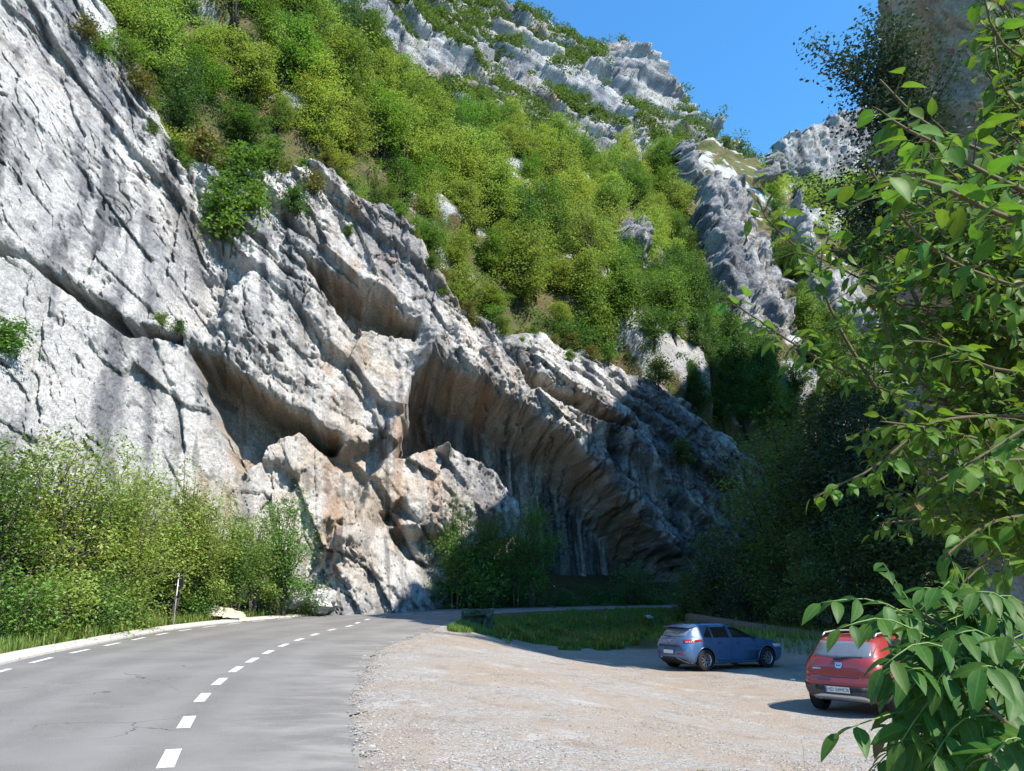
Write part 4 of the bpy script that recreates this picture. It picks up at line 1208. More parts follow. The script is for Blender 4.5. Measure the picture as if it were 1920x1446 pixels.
sprays = [ # base, tip, depth base, depth tip, sag, pairs, size
    ((1748, 1180), (1540, 1130), 1.55, 1.5, .04, 4, .056), ((1730, 1165), (1655, 1055), 1.55, 1.5, .0, 4, .036), ((1740, 1195), (1575, 1178), 1.5, 1.42, .035, 3, .050),
    ((1800, 1225), (1655, 1250), 1.45, 1.4, .04, 3, .066), ((1800, 1330), (1575, 1372), 1.5, 1.42, .02, 3, .062), ((1820, 1290), (1690, 1390), 1.45, 1.4, .04, 4, .072),
    ((1860, 1340), (1740, 1440), 1.4, 1.35, .04, 4, .072), ((1850, 1200), (1760, 1100), 1.6, 1.55, .03, 4, .064), ((1900, 1240), (1790, 1190), 1.5, 1.45, .04, 4, .068),
    ((1920, 1330), (1840, 1250), 1.4, 1.35, .04, 4, .072), ((1940, 1400), (1860, 1420), 1.35, 1.3, .03, 4, .072), ((1960, 1180), (1860, 1120), 1.6, 1.55, .04, 4, .064),
    ((1800, 1380), (1670, 1420), 1.6, 1.55, .03, 4, .06), ((1790, 1270), (1700, 1300), 1.55, 1.5, .03, 3, .062), ((1960, 1290), (1890, 1190), 1.45, 1.4, .02, 4, .068),
    ((1850, 1420), (1790, 1480), 1.4, 1.35, .02, 3, .072), ((1720, 1390), (1640, 1440), 1.7, 1.65, .02, 4, .05), ((1900, 1450), (1960, 1330), 1.35, 1.3, .02, 4, .072), ((1720, 1150), (1780, 1090), 1.6, 1.6, .0, 3, .05)]
for b, tp, d0, d1, sag, npair, size in sprays:
    compound(T(*b, d0), T(*tp, d1), sag, npair, size, g.uniform(-1, 1))
for k in range(104):
    bx, by = g.uniform(1752, 1980), g.uniform(1150, 1480)
    d0 = g.uniform(1.45, 2.1)
    ang = g.uniform(2.2, 4.2)
    L = g.uniform(80, 150)
    compound(T(bx, by, d0), T(bx + L * math.cos(ang), by - L * math.sin(ang) * .8, d0 - .06), .03, 4, g.uniform(.052, .07), g.uniform(-1, 1))
for pts in ([(2120, 1330, 1.7), (1930, 1250, 1.6), (1840, 1210, 1.56), (1745, 1180, 1.55), (1728, 1150, 1.55)], [(2120, 1500, 1.6), (1950, 1400, 1.5), (1860, 1335, 1.45), (1790, 1290, 1.45)], [(2150, 1600, 1.6), (1940, 1470, 1.45), (1850, 1410, 1.4), (1720, 1400, 1.6)]):
    C = curve3(pts, 16)
    C = np.r_[np.array([[ash_p[0], ash_p[1], max(.3, C[0][2] - .3)]]), C]
    ash_wood.tube([tuple(q) for q in C[::2]], [.009 - .0007 * k for k in range(len(C[::2]))], 6)
ash_wood.tube([tuple(ash_p - np.array([0, 0, .1])), tuple(ash_p + np.array([.02, 0, .6])), tuple(ash_p + np.array([0, .03, 1.5]))], [.022, .017, .01], 7)
ash_shapes = [leaf_mesh('leaf', None, 1, .46, 1.0, .2, pet=.05), leaf_mesh('leaf', None, 1, .52, .9, .3, pet=.05)]
foliage_thing('ash_shrub', 'ash shrub with large feather leaves in the lower right corner, nearest the camera', 'shrub', ash_leaves, ash_shapes, M['leaf_ash'], [('branch', ash_wood, M['twig']), ('leaf_stalk', ash_stalk, M['stalk'])], tuple(ash_p))
# ------------------------------------------------------------------ cars
def paint(name, c):
    t = NT(name)
    t.done(c, .28, None, spec=.5)
    t.bsdf.inputs['Coat Weight'].default_value = .8
    t.bsdf.inputs['Coat Roughness'].default_value = .06
    t.bsdf.inputs['Metallic'].default_value = .25
    d = t.noise(t.pos((1, 1, 1), obj=True), 3.0, 5, .6)
    t.put(t.bsdf.inputs['Roughness'], t.ramp(d, .3, .8, .24, .5))
    return t.m
M['blue'] = paint('blue_paint', (.055, .115, .225))
M['red'] = paint('red_paint', (.30, .032, .03))
M['tyre'] = plain('tyre', (.02, .02, .02), .85, spec=.2)
M['black'] = plain('black_plastic', (.022, .022, .023), .55, spec=.3)
M['grey_trim'] = plain('grey_plastic', (.075, .065, .058), .7, spec=.3)
M['alloy'] = plain('alloy', (.55, .55, .56), .3, metal=.9)
M['silver'] = plain('silver_trim', (.55, .53, .50), .38, metal=.6)
M['glass'] = (lambda t: t.done((.012, .014, .016), .04, spec=.8))(NT('car_glass'))
M['rear_glass'] = (lambda t: t.done(t.mix(t.noise(t.pos(obj=True), 2.2, 4, .6), (.05, .06, .075), (.16, .18, .21)), .06, spec=.9))(NT('rear_glass'))
M['lamp_red'] = (lambda t: t.done((.28, .012, .014), .15, spec=.6))(NT('lamp_red'))
M['lamp_clear'] = (lambda t: t.done((.55, .55, .56), .12, spec=.7))(NT('lamp_clear'))
M['plate'] = plain('plate_white', (.62, .60, .56), .5)
M['plate_blue'] = plain('plate_blue', (.02, .05, .28), .5)
M['ink'] = plain('plate_ink', (.015, .015, .015), .5)
M['chrome'] = plain('chrome', (.72, .71, .69), .15, metal=1.0, var=.03)

class Body:
    """car shell as stacked plan outlines; sides and ends can be asked for any point on it"""
    def __init__(s, rear, front, width, zs, nlo=7.0, nhi=4.6, zsplit=.9):
        s.r, s.f, s.w, s.zs, s.nlo, s.nhi, s.zsplit = [np.array(q) for q in (rear, front, width)] + [zs, nlo, nhi, zsplit]
    def par(s, z):
        i = lambda A: np.interp(z, A[:, 0], A[:, 1])
        n = s.nlo + (s.nhi - s.nlo) * sstep(s.zsplit - .1, s.zsplit + .2, z)
        return i(s.r), i(s.f), i(s.w), n
    def side(s, x, z, sg=1, off=0.0):
        xr, xf, w, n = s.par(z); xc, hx = (xr + xf) / 2, (xf - xr) / 2
        q = np.clip(1 - np.abs((x - xc) / hx) ** n, 1e-4, 1) ** (1 / n)
        return np.stack([x, sg * (w * q + off), z], -1)
    def end(s, y, z, sg=-1, off=0.0):
        xr, xf, w, n = s.par(z); xc, hx = (xr + xf) / 2, (xf - xr) / 2
        q = np.clip(1 - np.abs(y / w) ** n, 1e-4, 1) ** (1 / n)
        return np.stack([xc + sg * (hx * q + off), y, z], -1)
    def around(s, th, z, off=0.0):
        xr, xf, w, n = s.par(z); xc, hx = (xr + xf) / 2, (xf - xr) / 2
        c, sn = np.cos(th), np.sin(th)
        return np.stack([xc + np.sign(c) * np.abs(c) ** (2 / n) * (hx + off), np.sign(sn) * np.abs(sn) ** (2 / n) * (w + off), z + 0 * c], -1)
    def shell(s, nth=96):
        th = np.linspace(0, 2 * math.pi, nth, endpoint=False)
        rows = [s.around(th, z + 0 * th) for z in s.zs]
        V = np.concatenate(rows); m = len(s.zs)
        F = [(j * nth + i, j * nth + (i + 1) % nth, (j + 1) * nth + (i + 1) % nth, (j + 1) * nth + i) for j in range(m - 1) for i in range(nth)]
        V = [tuple(v) for v in V]
        V.append(tuple(rows[-1].mean(0) + np.array([0, 0, .004]))); V.append(tuple(rows[0].mean(0)))
        for i in range(nth):
            F.append(((m - 1) * nth + i, (m - 1) * nth + (i + 1) % nth, len(V) - 2)); F.append(((i + 1) % nth, i, len(V) - 1))
        return V, F

def panel(fn, us, lo, hi, nv=6):
    """grid over u with v running from lo(u) to hi(u), mapped by fn(u, v)"""
    us = np.asarray(us, float)
    P = []
    for u in us:
        l, h = (lo(u) if callable(lo) else lo), (hi(u) if callable(hi) else hi)
        for v in np.linspace(l, h, nv): P.append(fn(u, v))
    P = np.array(P).reshape(-1, 3)
    n = len(us)
    Q = [(i * nv + j, (i + 1) * nv + j, (i + 1) * nv + j + 1, i * nv + j + 1) for i in range(n - 1) for j in range(nv - 1)]
    return P, np.array(Q)
def add_panel(name, pq, mat, parent, thick=.006):
    """a panel with a little body of its own"""
    P, Q = pq
    o = obj_np(name, P, Q, mat, parent, smooth=True)
    m = o.modifiers.new('s', 'SOLIDIFY'); m.thickness = thick; m.offset = 0
    return o

def cyl_cut(me, spots, mat):
    """cut wheel housings into the shell"""
    tmp = bpy.data.objects.new('tmp', me); col.objects.link(tmp)
    cuts = []
    for (x, y, z, r, w) in spots:
        b = MB(); n = 40
        b.tube([(x, y - w / 2, z), (x, y + w / 2, z)], r, n)
        c = bpy.data.objects.new('cut', b.mesh('cut', mat)); col.objects.link(c); cuts.append(c)
        md = tmp.modifiers.new('b', 'BOOLEAN'); md.operation = 'DIFFERENCE'; md.object = c; md.solver = 'EXACT'; md.material_mode = 'TRANSFER'
    dg = bpy.context.evaluated_depsgraph_get()
    out = bpy.data.meshes.new_from_object(tmp.evaluated_get(dg))
    for c in cuts + [tmp]: bpy.data.objects.remove(c)
    return out

def wheel(parent, x, y, r, w, sg, spokes=5):
    t = MB(); n = 36; V = []; prof = [(-.5, .62), (-.5, .93), (-.42, 1.0), (.42, 1.0), (.5, .93), (.5, .62)]
    V = [(r * q * math.cos(2 * math.pi * i / n), w * p, r * q * math.sin(2 * math.pi * i / n)) for p, q in prof for i in range(n)]
    F = [(j * n + i, j * n + (i + 1) % n, (j + 1) * n + (i + 1) % n, (j + 1) * n + i) for j in range(5) for i in range(n)]
    t.add(V, F)
    e = t.build('wheel', M['tyre'], parent, smooth=True); e.location = (x, y, r)
    rim = MB()
    prof = [(.30 * sg, .66), (.47 * sg, .66), (.49 * sg, .62), (.40 * sg, .58), (.30 * sg, .57)]
    V = [(r * q * math.cos(2 * math.pi * i / n), w * p, r * q * math.sin(2 * math.pi * i / n)) for p, q in prof for i in range(n)]
    rim.add(V, [(j * n + i, j * n + (i + 1) % n, (j + 1) * n + (i + 1) % n, (j + 1) * n + i) for j in range(4) for i in range(n)])
    for k in range(spokes):
        a = 2 * math.pi * k / spokes + .3
        for da in (-.16, .16):
            c0, c1 = a + da * .6, a + da * 1.9 + .25
            rim.add([(r * .12 * math.cos(c0 - .4), w * .47 * sg, r * .12 * math.sin(c0 - .4)), (r * .12 * math.cos(c0 + .4), w * .47 * sg, r * .12 * math.sin(c0 + .4)), (r * .6 * math.cos(c1 + .10), w * .44 * sg, r * .6 * math.sin(c1 + .10)), (r * .6 * math.cos(c1 - .10), w * .44 * sg, r * .6 * math.sin(c1 - .10)),
                     (r * .12 * math.cos(c0 - .4), w * .38 * sg, r * .12 * math.sin(c0 - .4)), (r * .12 * math.cos(c0 + .4), w * .38 * sg, r * .12 * math.sin(c0 + .4)), (r * .6 * math.cos(c1 + .10), w * .36 * sg, r * .6 * math.sin(c1 + .10)), (r * .6 * math.cos(c1 - .10), w * .36 * sg, r * .6 * math.sin(c1 - .10))],
                    [(0, 1, 2, 3), (7, 6, 5, 4), (0, 4, 5, 1), (1, 5, 6, 2), (2, 6, 7, 3), (3, 7, 4, 0)])
    rim.build('rim', M['alloy'], e)
    disc = MB(); disc.tube([(0, w * .1 * sg, 0), (0, w * .28 * sg, 0)], r * .6, 28); disc.build('brake_disc', M['black'], e)
    return e

def text_mesh(s, size):
    cu = bpy.data.curves.new('txt', 'FONT'); cu.body = s; cu.size = size; cu.align_x = 'CENTER'; cu.align_y = 'CENTER'; cu.extrude = .001
    o = bpy.data.objects.new('txt', cu); col.objects.link(o)
    dg = bpy.context.evaluated_depsgraph_get()
    me = bpy.data.meshes.new_from_object(o.evaluated_get(dg))
    bpy.data.objects.remove(o)
    return me

def rear_frame(B, y, z, off=.0):
    """matrix of a flat thing fixed to the tail: local X to the car's right as read from behind, local Y up"""
    p = B.end(np.array(y), np.array(z), -1, off)
    p2 = B.end(np.array(y), np.array(z + .04), -1, off)
    up = (p2 - p); up /= np.linalg.norm(up)
    X = np.array([0, -1.0, 0]); Z = np.cross(X, up)
    m = np.eye(4); m[:3, 0] = X; m[:3, 1] = up; m[:3, 2] = Z; m[:3, 3] = p
    return Matrix(m.tolist())

def number_plate(B, parent, z, text, proud=.02, w=.50, y=0.0, stripe=True):
    mw = rear_frame(B, y, z, proud)
    b = MB(); b.box((0, 0, 0), (w, .11, .012)); pl = b.build('number_plate', M['plate'], parent, bevel=.003); pl.matrix_local = mw
    b = MB(); b.box((0, 0, -.004), (w + .03, .135, .012)); o = b.build('plate_frame', M['black'], pl)
    if stripe:
        b = MB(); b.box((-w / 2 + .021, 0, .0045), (.038, .104, .006)); b.build('country_band', M['plate_blue'], pl)
    if text:
        me = text_mesh(text, .092); me.materials.append(M['ink'])
        t_ = link(bpy.data.objects.new('plate_lettering', me), pl); t_.location = (.02, -.002, .0075); t_.scale = (.98, 1.0, 1)
    return pl

def build_car(name, label, loc, rz, cfg):
    root = empty(name, loc, rz); tag(root, label, 'car', 'cars parked on the gravel')
    zs = np.r_[np.linspace(cfg['z0'], 1.0, 22), np.linspace(1.03, cfg['H'] - .09, 14), cfg['H'] - np.array([.07, .05, .035, .02, .01, .004, .0])]
    B = Body(cfg['rear'], cfg['front'], cfg['width'], zs, nhi=cfg.get('nhi', 4.6))
    V, F = B.shell()
    mb = MB(); mb.v, mb.f = V, F
    me = mb.mesh('body', cfg['paint'], smooth=True)
    r = cfg['r']; x0, x1 = cfg['axles']; W = cfg['W'] / 2
    me = cyl_cut(me, [(x, sg * (W - .02), r + .005, r + .055, .62) for x in (x0, x1) for sg in (-1, 1)], M['black'])
    body = link(bpy.data.objects.new('body', me), root)
    for x in (x0, x1):
        for sg in (-1, 1): wheel(root, x, sg * (W - .115), r, .205, sg, cfg.get('spokes', 5))
    # wheel arches and sill in dark plastic
    for sg in (-1, 1):
        for x in (x0, x1):
            a = np.linspace(-.28, math.pi + .28, 22)
            P = []
            for q in a:
                for rr in (r + .05, r + .05 + cfg['arch']):
                    P.append(B.side(np.array(x + rr * math.cos(q)), np.array(max(r + rr * math.sin(q), cfg['z0'] + .02)), sg, .010))
            Q = [(2 * i, 2 * i + 1, 2 * i + 3, 2 * i + 2) for i in range(len(a) - 1)]
            add_panel('wheel_arch', (np.array(P), np.array(Q)), cfg['trim'], root, .012)
        add_panel('sill', panel(lambda u, v: B.side(np.array(u), np.array(v), sg, .008), np.linspace(x0 + r + .07, x1 - r - .07, 14), cfg['z0'] + .01, cfg['sill'], 4), cfg['trim'], root, .012)
        # side glass, three panes
        for (a, b) in cfg['panes']:
            add_panel('side_window', panel(lambda u, v: B.side(np.array(u), np.array(v), sg, .004), np.linspace(a, b, 12), cfg['belt'], lambda u: cfg['top'](u), 7), M['glass'], root, .004)
        # shut lines
        for pts in cfg['seams']:
            pp = resample(pts, 18); P = []
            for i, (x, z) in enumerate(pp):
                d = pp[min(i + 1, 17)] - pp[max(i - 1, 0)]; d /= np.linalg.norm(d); nx, nz = -d[1] * .005, d[0] * .005
                P += [B.side(np.array(x - nx), np.array(z - nz), sg, .0025), B.side(np.array(x + nx), np.array(z + nz), sg, .0025)]
            obj_np('door_seam', np.array(P), np.array([(2 * i, 2 * i + 1, 2 * i + 3, 2 * i + 2) for i in range(17)]), M['black'], root)
        for (x, z) in cfg['handles']:
            p = B.side(np.array(x), np.array(z), sg, .018); b = MB(); b.box((0, 0, 0), (.20, .03, .035)); h = b.build('door_handle', cfg['paint'], root, bevel=.008, smooth=True); h.location = p
            p = B.side(np.array(x), np.array(z - .005), sg, .003); b = MB(); b.box((0, 0, 0), (.13, .008, .06)); h2 = b.build('handle_cup', M['black'], h); h2.location = (p - B.side(np.array(x), np.array(z), sg, .018))
        p = B.side(np.array(cfg['mirror'][0]), np.array(cfg['mirror'][1]), sg, .10)
        b = MB(); bm = bmesh.new(); bmesh.ops.create_uvsphere(bm, u_segments=16, v_segments=10, radius=.1)
        me = bpy.data.meshes.new('door_mirror'); bm.to_mesh(me); bm.free(); me.materials.append(cfg['mirror_mat'])
        for f in me.polygons: f.use_smooth = True
        mo = link(bpy.data.objects.new('door_mirror', me), root); mo.location = p; mo.scale = (.7, 1.05, .72)
    return root, B

# ---- blue hatchback
cfgb = dict(H=1.455, W=1.795, r=.325, axles=(.80, 3.45), z0=.19, paint=M['blue'], trim=M['blue'], arch=.035, sill=.27, spokes=5, mirror=(2.86, 1.0), mirror_mat=M['black'],
    rear=[(.19, .26), (.30, .10), (.40, .02), (.55, 0), (.72, .015), (.86, .05), (.96, .085), (1.02, .12), (1.12, .185), (1.24, .275), (1.32, .35), (1.38, .43), (1.42, .60), (1.44, .9), (1.451, 1.3), (1.455, 1.55)],
    front=[(.19, 4.16), (.28, 4.28), (.42, 4.335), (.58, 4.335), (.68, 4.30), (.76, 4.22), (.83, 4.04), (.89, 3.74), (.94, 3.44), (.99, 3.15), (1.08, 2.93), (1.2, 2.69), (1.3, 2.46), (1.38, 2.22), (1.42, 2.04), (1.44, 1.9), (1.451, 1.75), (1.455, 1.6)],
    width=[(.19, .80), (.30, .86), (.45, .885), (.62, .8975), (.78, .893), (.90, .872), (.97, .852), (1.05, .81), (1.2, .725), (1.32, .655), (1.38, .61), (1.42, .55), (1.44, .45), (1.451, .3), (1.455, .12)],
    belt=lambda u: 1.005 - .02 * max(0, u - 1.6) + .045 * max(0, (1.25 - u)), top=lambda u: min(1.365 - .06 * max(0, (1.3 - u)) - .02 * max(0, u - 1.9), 1.005 + max(.0, (2.93 - u)) * .52 + .01, 1.005 + .045 * max(0, 1.25 - u) + max(0, (u - .78)) * 1.1 + .01),
    panes=((.80, 1.10), (1.14, 1.84), (1.93, 2.84)),
    seams=([(1.88, .30), (1.885, .7), (1.89, 1.36)], [(2.93, .30), (2.95, .6), (2.90, .98)], [(1.12, .78), (1.03, .88), (1.10, 1.0), (1.13, 1.34)], [(1.9, .30), (2.9, .29)], [(1.30, .30), (1.86, .295)]), handles=((1.38, .86), (2.18, .835)))
bpos = at_y(1352, 1246, 27.2); bpos[2] = float(ground_z(bpos[0], bpos[1]))
yaw = math.radians(27)
origin = np.array([bpos[0] - 2.17 * math.cos(yaw), bpos[1] - 2.17 * math.sin(yaw), bpos[2] + .012])
car, B = build_car('hatchback', 'blue hatchback parked in the shade facing away to the right', origin, yaw, cfgb)
E = lambda y, z, off=.0: B.end(np.array(y), np.array(z), -1, off)
add_panel('rear_window', panel(lambda u, v: E(u, v, .004), np.linspace(-.60, .60, 14), lambda u: 1.02 + .03 * (abs(u) / .6) ** 2, lambda u: 1.31 - .03 * (abs(u) / .6) ** 2, 7), M['rear_glass'], car, .004)
sp = MB()
for i, (y0, y1) in enumerate([(-.62, .62)]):
    n = 12
    for k in range(n + 1):
        y = y0 + (y1 - y0) * k / n; bx = .20 + .09 * (abs(y) / .62) ** 2
        sp.v += [(bx, y, 1.352 - .03 * (abs(y) / .62) ** 2), (bx + .01, y, 1.325 - .03 * (abs(y) / .62) ** 2), (bx + .42, y, 1.395 - .045 * (abs(y) / .62) ** 2), (bx + .38, y, 1.432 - .06 * (abs(y) / .62) ** 2)]
    for k in range(n):
        a = 4 * k
        sp.f += [(a + j, a + (j + 1) % 4, a + 4 + (j + 1) % 4, a + 4 + j) for j in range(4)]
    sp.f += [(0, 1, 2, 3), (4 * n + 3, 4 * n + 2, 4 * n + 1, 4 * n)]
spo = sp.build('roof_spoiler', M['blue'], car, smooth=False, bevel=.006)
b = MB(); b.box((.195, 0, 1.336), (.012, .30, .02)); b.build('brake_light', M['lamp_red'], spo)
for sg in (-1, 1):
    th0 = math.pi
    l = add_panel('tail_light', panel(lambda u, v: B.around(np.array(math.pi + sg * u), np.array(v), .010), np.linspace(.42, 1.30, 16), lambda u: .865 + .05 * sstep(.9, 1.3, u), lambda u: .965 + .0 * u - .015 * sstep(.9, 1.3, u), 4), M['lamp_red'], car, .02)
    for k in range(5):
        u = .52 + .11 * k
        add_panel('lamp_segment', panel(lambda q, v: B.around(np.array(math.pi + sg * q), np.array(v), .023), np.linspace(u, u + .055, 3), .872, .90, 2), M['lamp_clear'], l, .003)
    add_panel('reflector', panel(lambda u, v: E(sg * u, v, .008), np.linspace(.42, .70, 5), .50, .535, 2), M['lamp_red'], car, .006)
add_panel('tailgate_lip', panel(lambda u, v: E(u, v, .012), np.linspace(-.52, .52, 10), .735, .775, 2), M['black'], car, .02)
add_panel('rear_diffuser', panel(lambda u, v: E(u, v, .012), np.linspace(-.72, .72, 12), .20, lambda u: .40 - .06 * (abs(u) / .72) ** 3, 4), M['black'], car, .02)
for sg in (-1, 1):
    add_panel('diffuser_trim', panel(lambda u, v: E(sg * u, v, .026), np.linspace(.36, .74, 6), lambda u: .375 - .16 * sstep(.40, .74, u), lambda u: .40 - .16 * sstep(.40, .74, u), 2), M['silver'], car, .006)
number_plate(B, car, .57, '', proud=.02, w=.50, stripe=False)
# oval badge with a slanted letter
mw = rear_frame(B, 0, .905, .012)
bd = MB(); n = 24
bd.tube([(.065 * math.cos(2 * math.pi * k / n), .036 * math.sin(2 * math.pi * k / n), 0) for k in range(n + 1)], .005, 5, cap=False)
for dx in (-.022, .022): bd.tube([(dx - .012, -.026, 0), (dx + .012, .026, 0)], .005, 5)
bd.tube([(-.026, -.008, 0), (.026, .008, 0)], .005, 5)
o = bd.build('badge', M['chrome'], car, smooth=True); o.matrix_local = mw
b = MB(); b.tube([tuple(E(.02, 1.03, .02)), tuple(E(.30, 1.05, .02)), tuple(E(.44, 1.075, .02))], [.012, .009, .006], 6); b.build('rear_wiper', M['black'], car)
b = MB(); b.box((.75, 0, 1.455), (.16, .035, .035)); b.build('roof_antenna', M['black'], car, bevel=.01)
add_panel('windscreen', panel(lambda u, v: B.end(np.array(u), np.array(v), 1, .004), np.linspace(-.62, .62, 12), 1.0, 1.37, 6), M['glass'], car, .004)
for sg in (-1, 1): add_panel('headlight', panel(lambda u, v: B.around(np.array(sg * u), np.array(v), .008), np.linspace(.5, 1.2, 10), .66, .76, 3), M['lamp_clear'], car, .01)
add_panel('front_grille', panel(lambda u, v: B.end(np.array(u), np.array(v), 1, .008), np.linspace(-.6, .6, 10), .28, .58, 4), M['black'], car, .01)

# ---- red hatchback with plastic cladding
cfgr = dict(H=1.51, W=1.753, r=.325, axles=(.71, 3.30), z0=.25, paint=M['red'], trim=M['grey_trim'], arch=.075, sill=.40, spokes=6, mirror=(2.78, 1.06), mirror_mat=M['black'],
    rear=[(.25, .22), (.34, .08), (.45, .02), (.62, 0), (.70, .035), (.80, .04), (.95, .055), (1.06, .09), (1.15, .16), (1.28, .27), (1.38, .37), (1.43, .46), (1.47, .66), (1.495, .95), (1.506, 1.3), (1.51, 1.5)],
    front=[(.25, 3.90), (.36, 3.99), (.5, 4.02), (.62, 4.0), (.74, 3.93), (.82, 3.75), (.90, 3.45), (.97, 3.15), (1.03, 2.97), (1.12, 2.82), (1.26, 2.58), (1.36, 2.36), (1.43, 2.12), (1.47, 1.93), (1.495, 1.78), (1.506, 1.65), (1.51, 1.55)],
    width=[(.25, .78), (.36, .84), (.5, .868), (.68, .8765), (.82, .868), (.95, .85), (1.04, .825), (1.12, .785), (1.28, .70), (1.38, .645), (1.44, .59), (1.47, .52), (1.495, .42), (1.506, .28), (1.51, .12)],
    belt=lambda u: 1.05 - .015 * max(0, u - 1.6), top=lambda u: min(1.41 - .05 * max(0, (1.2 - u)), 1.05 + max(.0, (2.84 - u)) * .55 + .01, 1.05 + max(0, (u - .66)) * 1.1 + .01),
    panes=((.68, 1.00), (1.05, 1.76), (1.84, 2.74)),
    seams=([(1.80, .42), (1.80, .7), (1.80, 1.40)], [(2.84, .42), (2.86, .6), (2.80, 1.04)], [(1.06, .72), (.98, .85), (1.02, 1.04), (1.03, 1.38)], [(1.82, .415), (2.82, .41)]), handles=((1.25, .93), (2.02, .91)))
rp = at_y(1541, 1322, 17.1)
yaw = math.radians(43)
c, s_ = math.cos(yaw), math.sin(yaw)
gz = float(ground_z(rp[0], rp[1]))
# rp is where the left rear tyre stands
lx, ly = .71, .76
origin = np.array([rp[0] - (lx * c - ly * s_), rp[1] - (lx * s_ + ly * c), gz + .012])
car, B = build_car('hatchback', 'red hatchback with grey bumper cladding behind the foreground leaves', origin, yaw, cfgr)
E = lambda y, z, off=.0: B.end(np.array(y), np.array(z), -1, off)
add_panel('rear_window', panel(lambda u, v: E(u, v, .004), np.linspace(-.62, .62, 14), lambda u: 1.075 + .03 * (abs(u) / .62) ** 2, lambda u: 1.385 - .02 * (abs(u) / .62) ** 2, 7), M['rear_glass'], car, .004)
for sg in (-1, 1):
    l = add_panel('tail_light', panel(lambda u, v: B.around(np.array(math.pi + sg * u), np.array(v), .008), np.linspace(.98, 1.36, 8), lambda u: .80 + .0 * u, lambda u: 1.06 - .03 * sstep(1.0, 1.3, u), 6), M['lamp_red'], car, .02)
    add_panel('lamp_segment', panel(lambda u, v: B.around(np.array(math.pi + sg * u), np.array(v), .020), np.linspace(1.04, 1.28, 6), .87, .95, 3), M['lamp_clear'], l, .004)
bump = add_panel('rear_bumper', panel(lambda u, v: B.around(np.array(math.pi + u), np.array(v), .014), np.linspace(-1.36, 1.36, 44), .26, lambda u: .60 - .05 * math.cos(u * 1.15) ** 2 - .10 * sstep(.9, 1.36, abs(u)), 6), M['grey_trim'], car, .02)
add_panel('plate_recess', panel(lambda u, v: E(u, v, .020), np.linspace(-.50, .50, 10), .42, .555, 3), M['black'], bump, .012)
add_panel('skid_plate', panel(lambda u, v: E(u, v, .030), np.linspace(-.56, .60, 12), .275, lambda u: .385 - .05 * sstep(.4, .6, abs(u)), 3), M['silver'], bump, .012)
for sg in (-1, 1):
    add_panel('fog_lamp', panel(lambda u, v: E(sg * u, v, .024), np.linspace(.60, .70, 4), .49, .535, 2), M['lamp_red'], bump, .01)
pts = []
number_plate(B, car, .485, 'HD 24MCR', proud=.04, w=.50, y=.05)
ex = MB(); p = E(.48, .30, .05); ex.tube([tuple(p + np.array([.28, 0, .01])), tuple(p)], .038, 14, cap=False); ex.tube([tuple(p + np.array([.25, 0, .01])), tuple(p + np.array([.02, 0, 0]))], .03, 14)
ex.build('exhaust_pipe', M['silver'], car, smooth=True)
# shield badge: broad top bar over an open bowl
mw = rear_frame(B, 0, .945, .014)
bd = MB()
bd.box((0, .034, 0), (.135, .022, .012))
for sg in (-1, 1): bd.box((sg * .056, .0, 0), (.022, .055, .012))
bd.add([(-.067, -.026, .006), (.067, -.026, .006), (.045, -.062, .006), (-.045, -.062, .006), (-.067, -.026, -.006), (.067, -.026, -.006), (.045, -.062, -.006), (-.045, -.062, -.006)], [(0, 1, 2, 3), (7, 6, 5, 4), (0, 4, 5, 1), (1, 5, 6, 2), (2, 6, 7, 3), (3, 7, 4, 0)])
bd.box((0, .004, 0), (.07, .016, .012))
o = bd.build('badge', M['chrome'], car); o.matrix_local = mw
me = MB(); me.box((0, 0, 0), (.16, .010, .004)); o = me.build('model_script', M['chrome'], car); o.matrix_local = rear_frame(B, .46, .86, .006)
w_ = MB(); w_.tube([tuple(E(0.0, 1.07, .02)), tuple(E(-.20, 1.10, .025)), tuple(E(-.46, 1.105, .02))], [.014, .01, .006], 6); w_.tube([tuple(E(.10, 1.055, .02)), tuple(E(-.05, 1.065, .03))], .022, 8); w_.build('rear_wiper', M['black'], car)
obj_np('tailgate_seam', *(lambda P: (np.array(P), np.array([(2 * i, 2 * i + 1, 2 * i + 3, 2 * i + 2) for i in range(len(P) // 2 - 1)])))([E(y, z + dz, .003) for y, z in [(-.66, 1.05), (-.67, .95), (-.62, .80), (-.55, .735), (-.3, .715), (0, .71), (.3, .715), (.55, .735), (.62, .80), (.67, .95), (.66, 1.05)] for dz in (-.006, .006)]), M['black'], car)
for sg in (-1, 1):
    rr = MB(); pr = [(x, sg * .54, z) for x, z in ((.62, 1.475), (.72, 1.53), (1.2, 1.555), (1.9, 1.545), (2.05, 1.48))]
    rr.tube(pr, .017, 8); rr.build('roof_rail', M['silver'], car, smooth=True)
add_panel('windscreen', panel(lambda u, v: B.end(np.array(u), np.array(v), 1, .004), np.linspace(-.62, .62, 12), 1.05, 1.42, 6), M['glass'], car, .004)
for sg in (-1, 1): add_panel('headlight', panel(lambda u, v: B.around(np.array(sg * u), np.array(v), .008), np.linspace(.6, 1.2, 10), .66, .82, 3), M['lamp_clear'], car, .01)
# ------------------------------------------------------------------ sign, pipe, culvert, post, litter
M['steel'] = plain('galvanised_steel', (.42, .42, .42), .45, metal=.6)
M['sign_back'] = plain('sign_back', (.045, .05, .055), .6)
M['pipe'] = plain('pipe_rust', (.10, .085, .068), .8, var=.35, scale=2.0)
M['old_concrete'] = plain('old_concrete', (.20, .20, .19), .95, spec=.1, var=.4, scale=4.0)
M['litter'] = plain('white_plastic', (.62, .65, .68), .4, var=.08)
M['pale_earth'] = plain('pale_earth', (.42, .36, .28), .95, spec=.1, var=.3, scale=2.0)

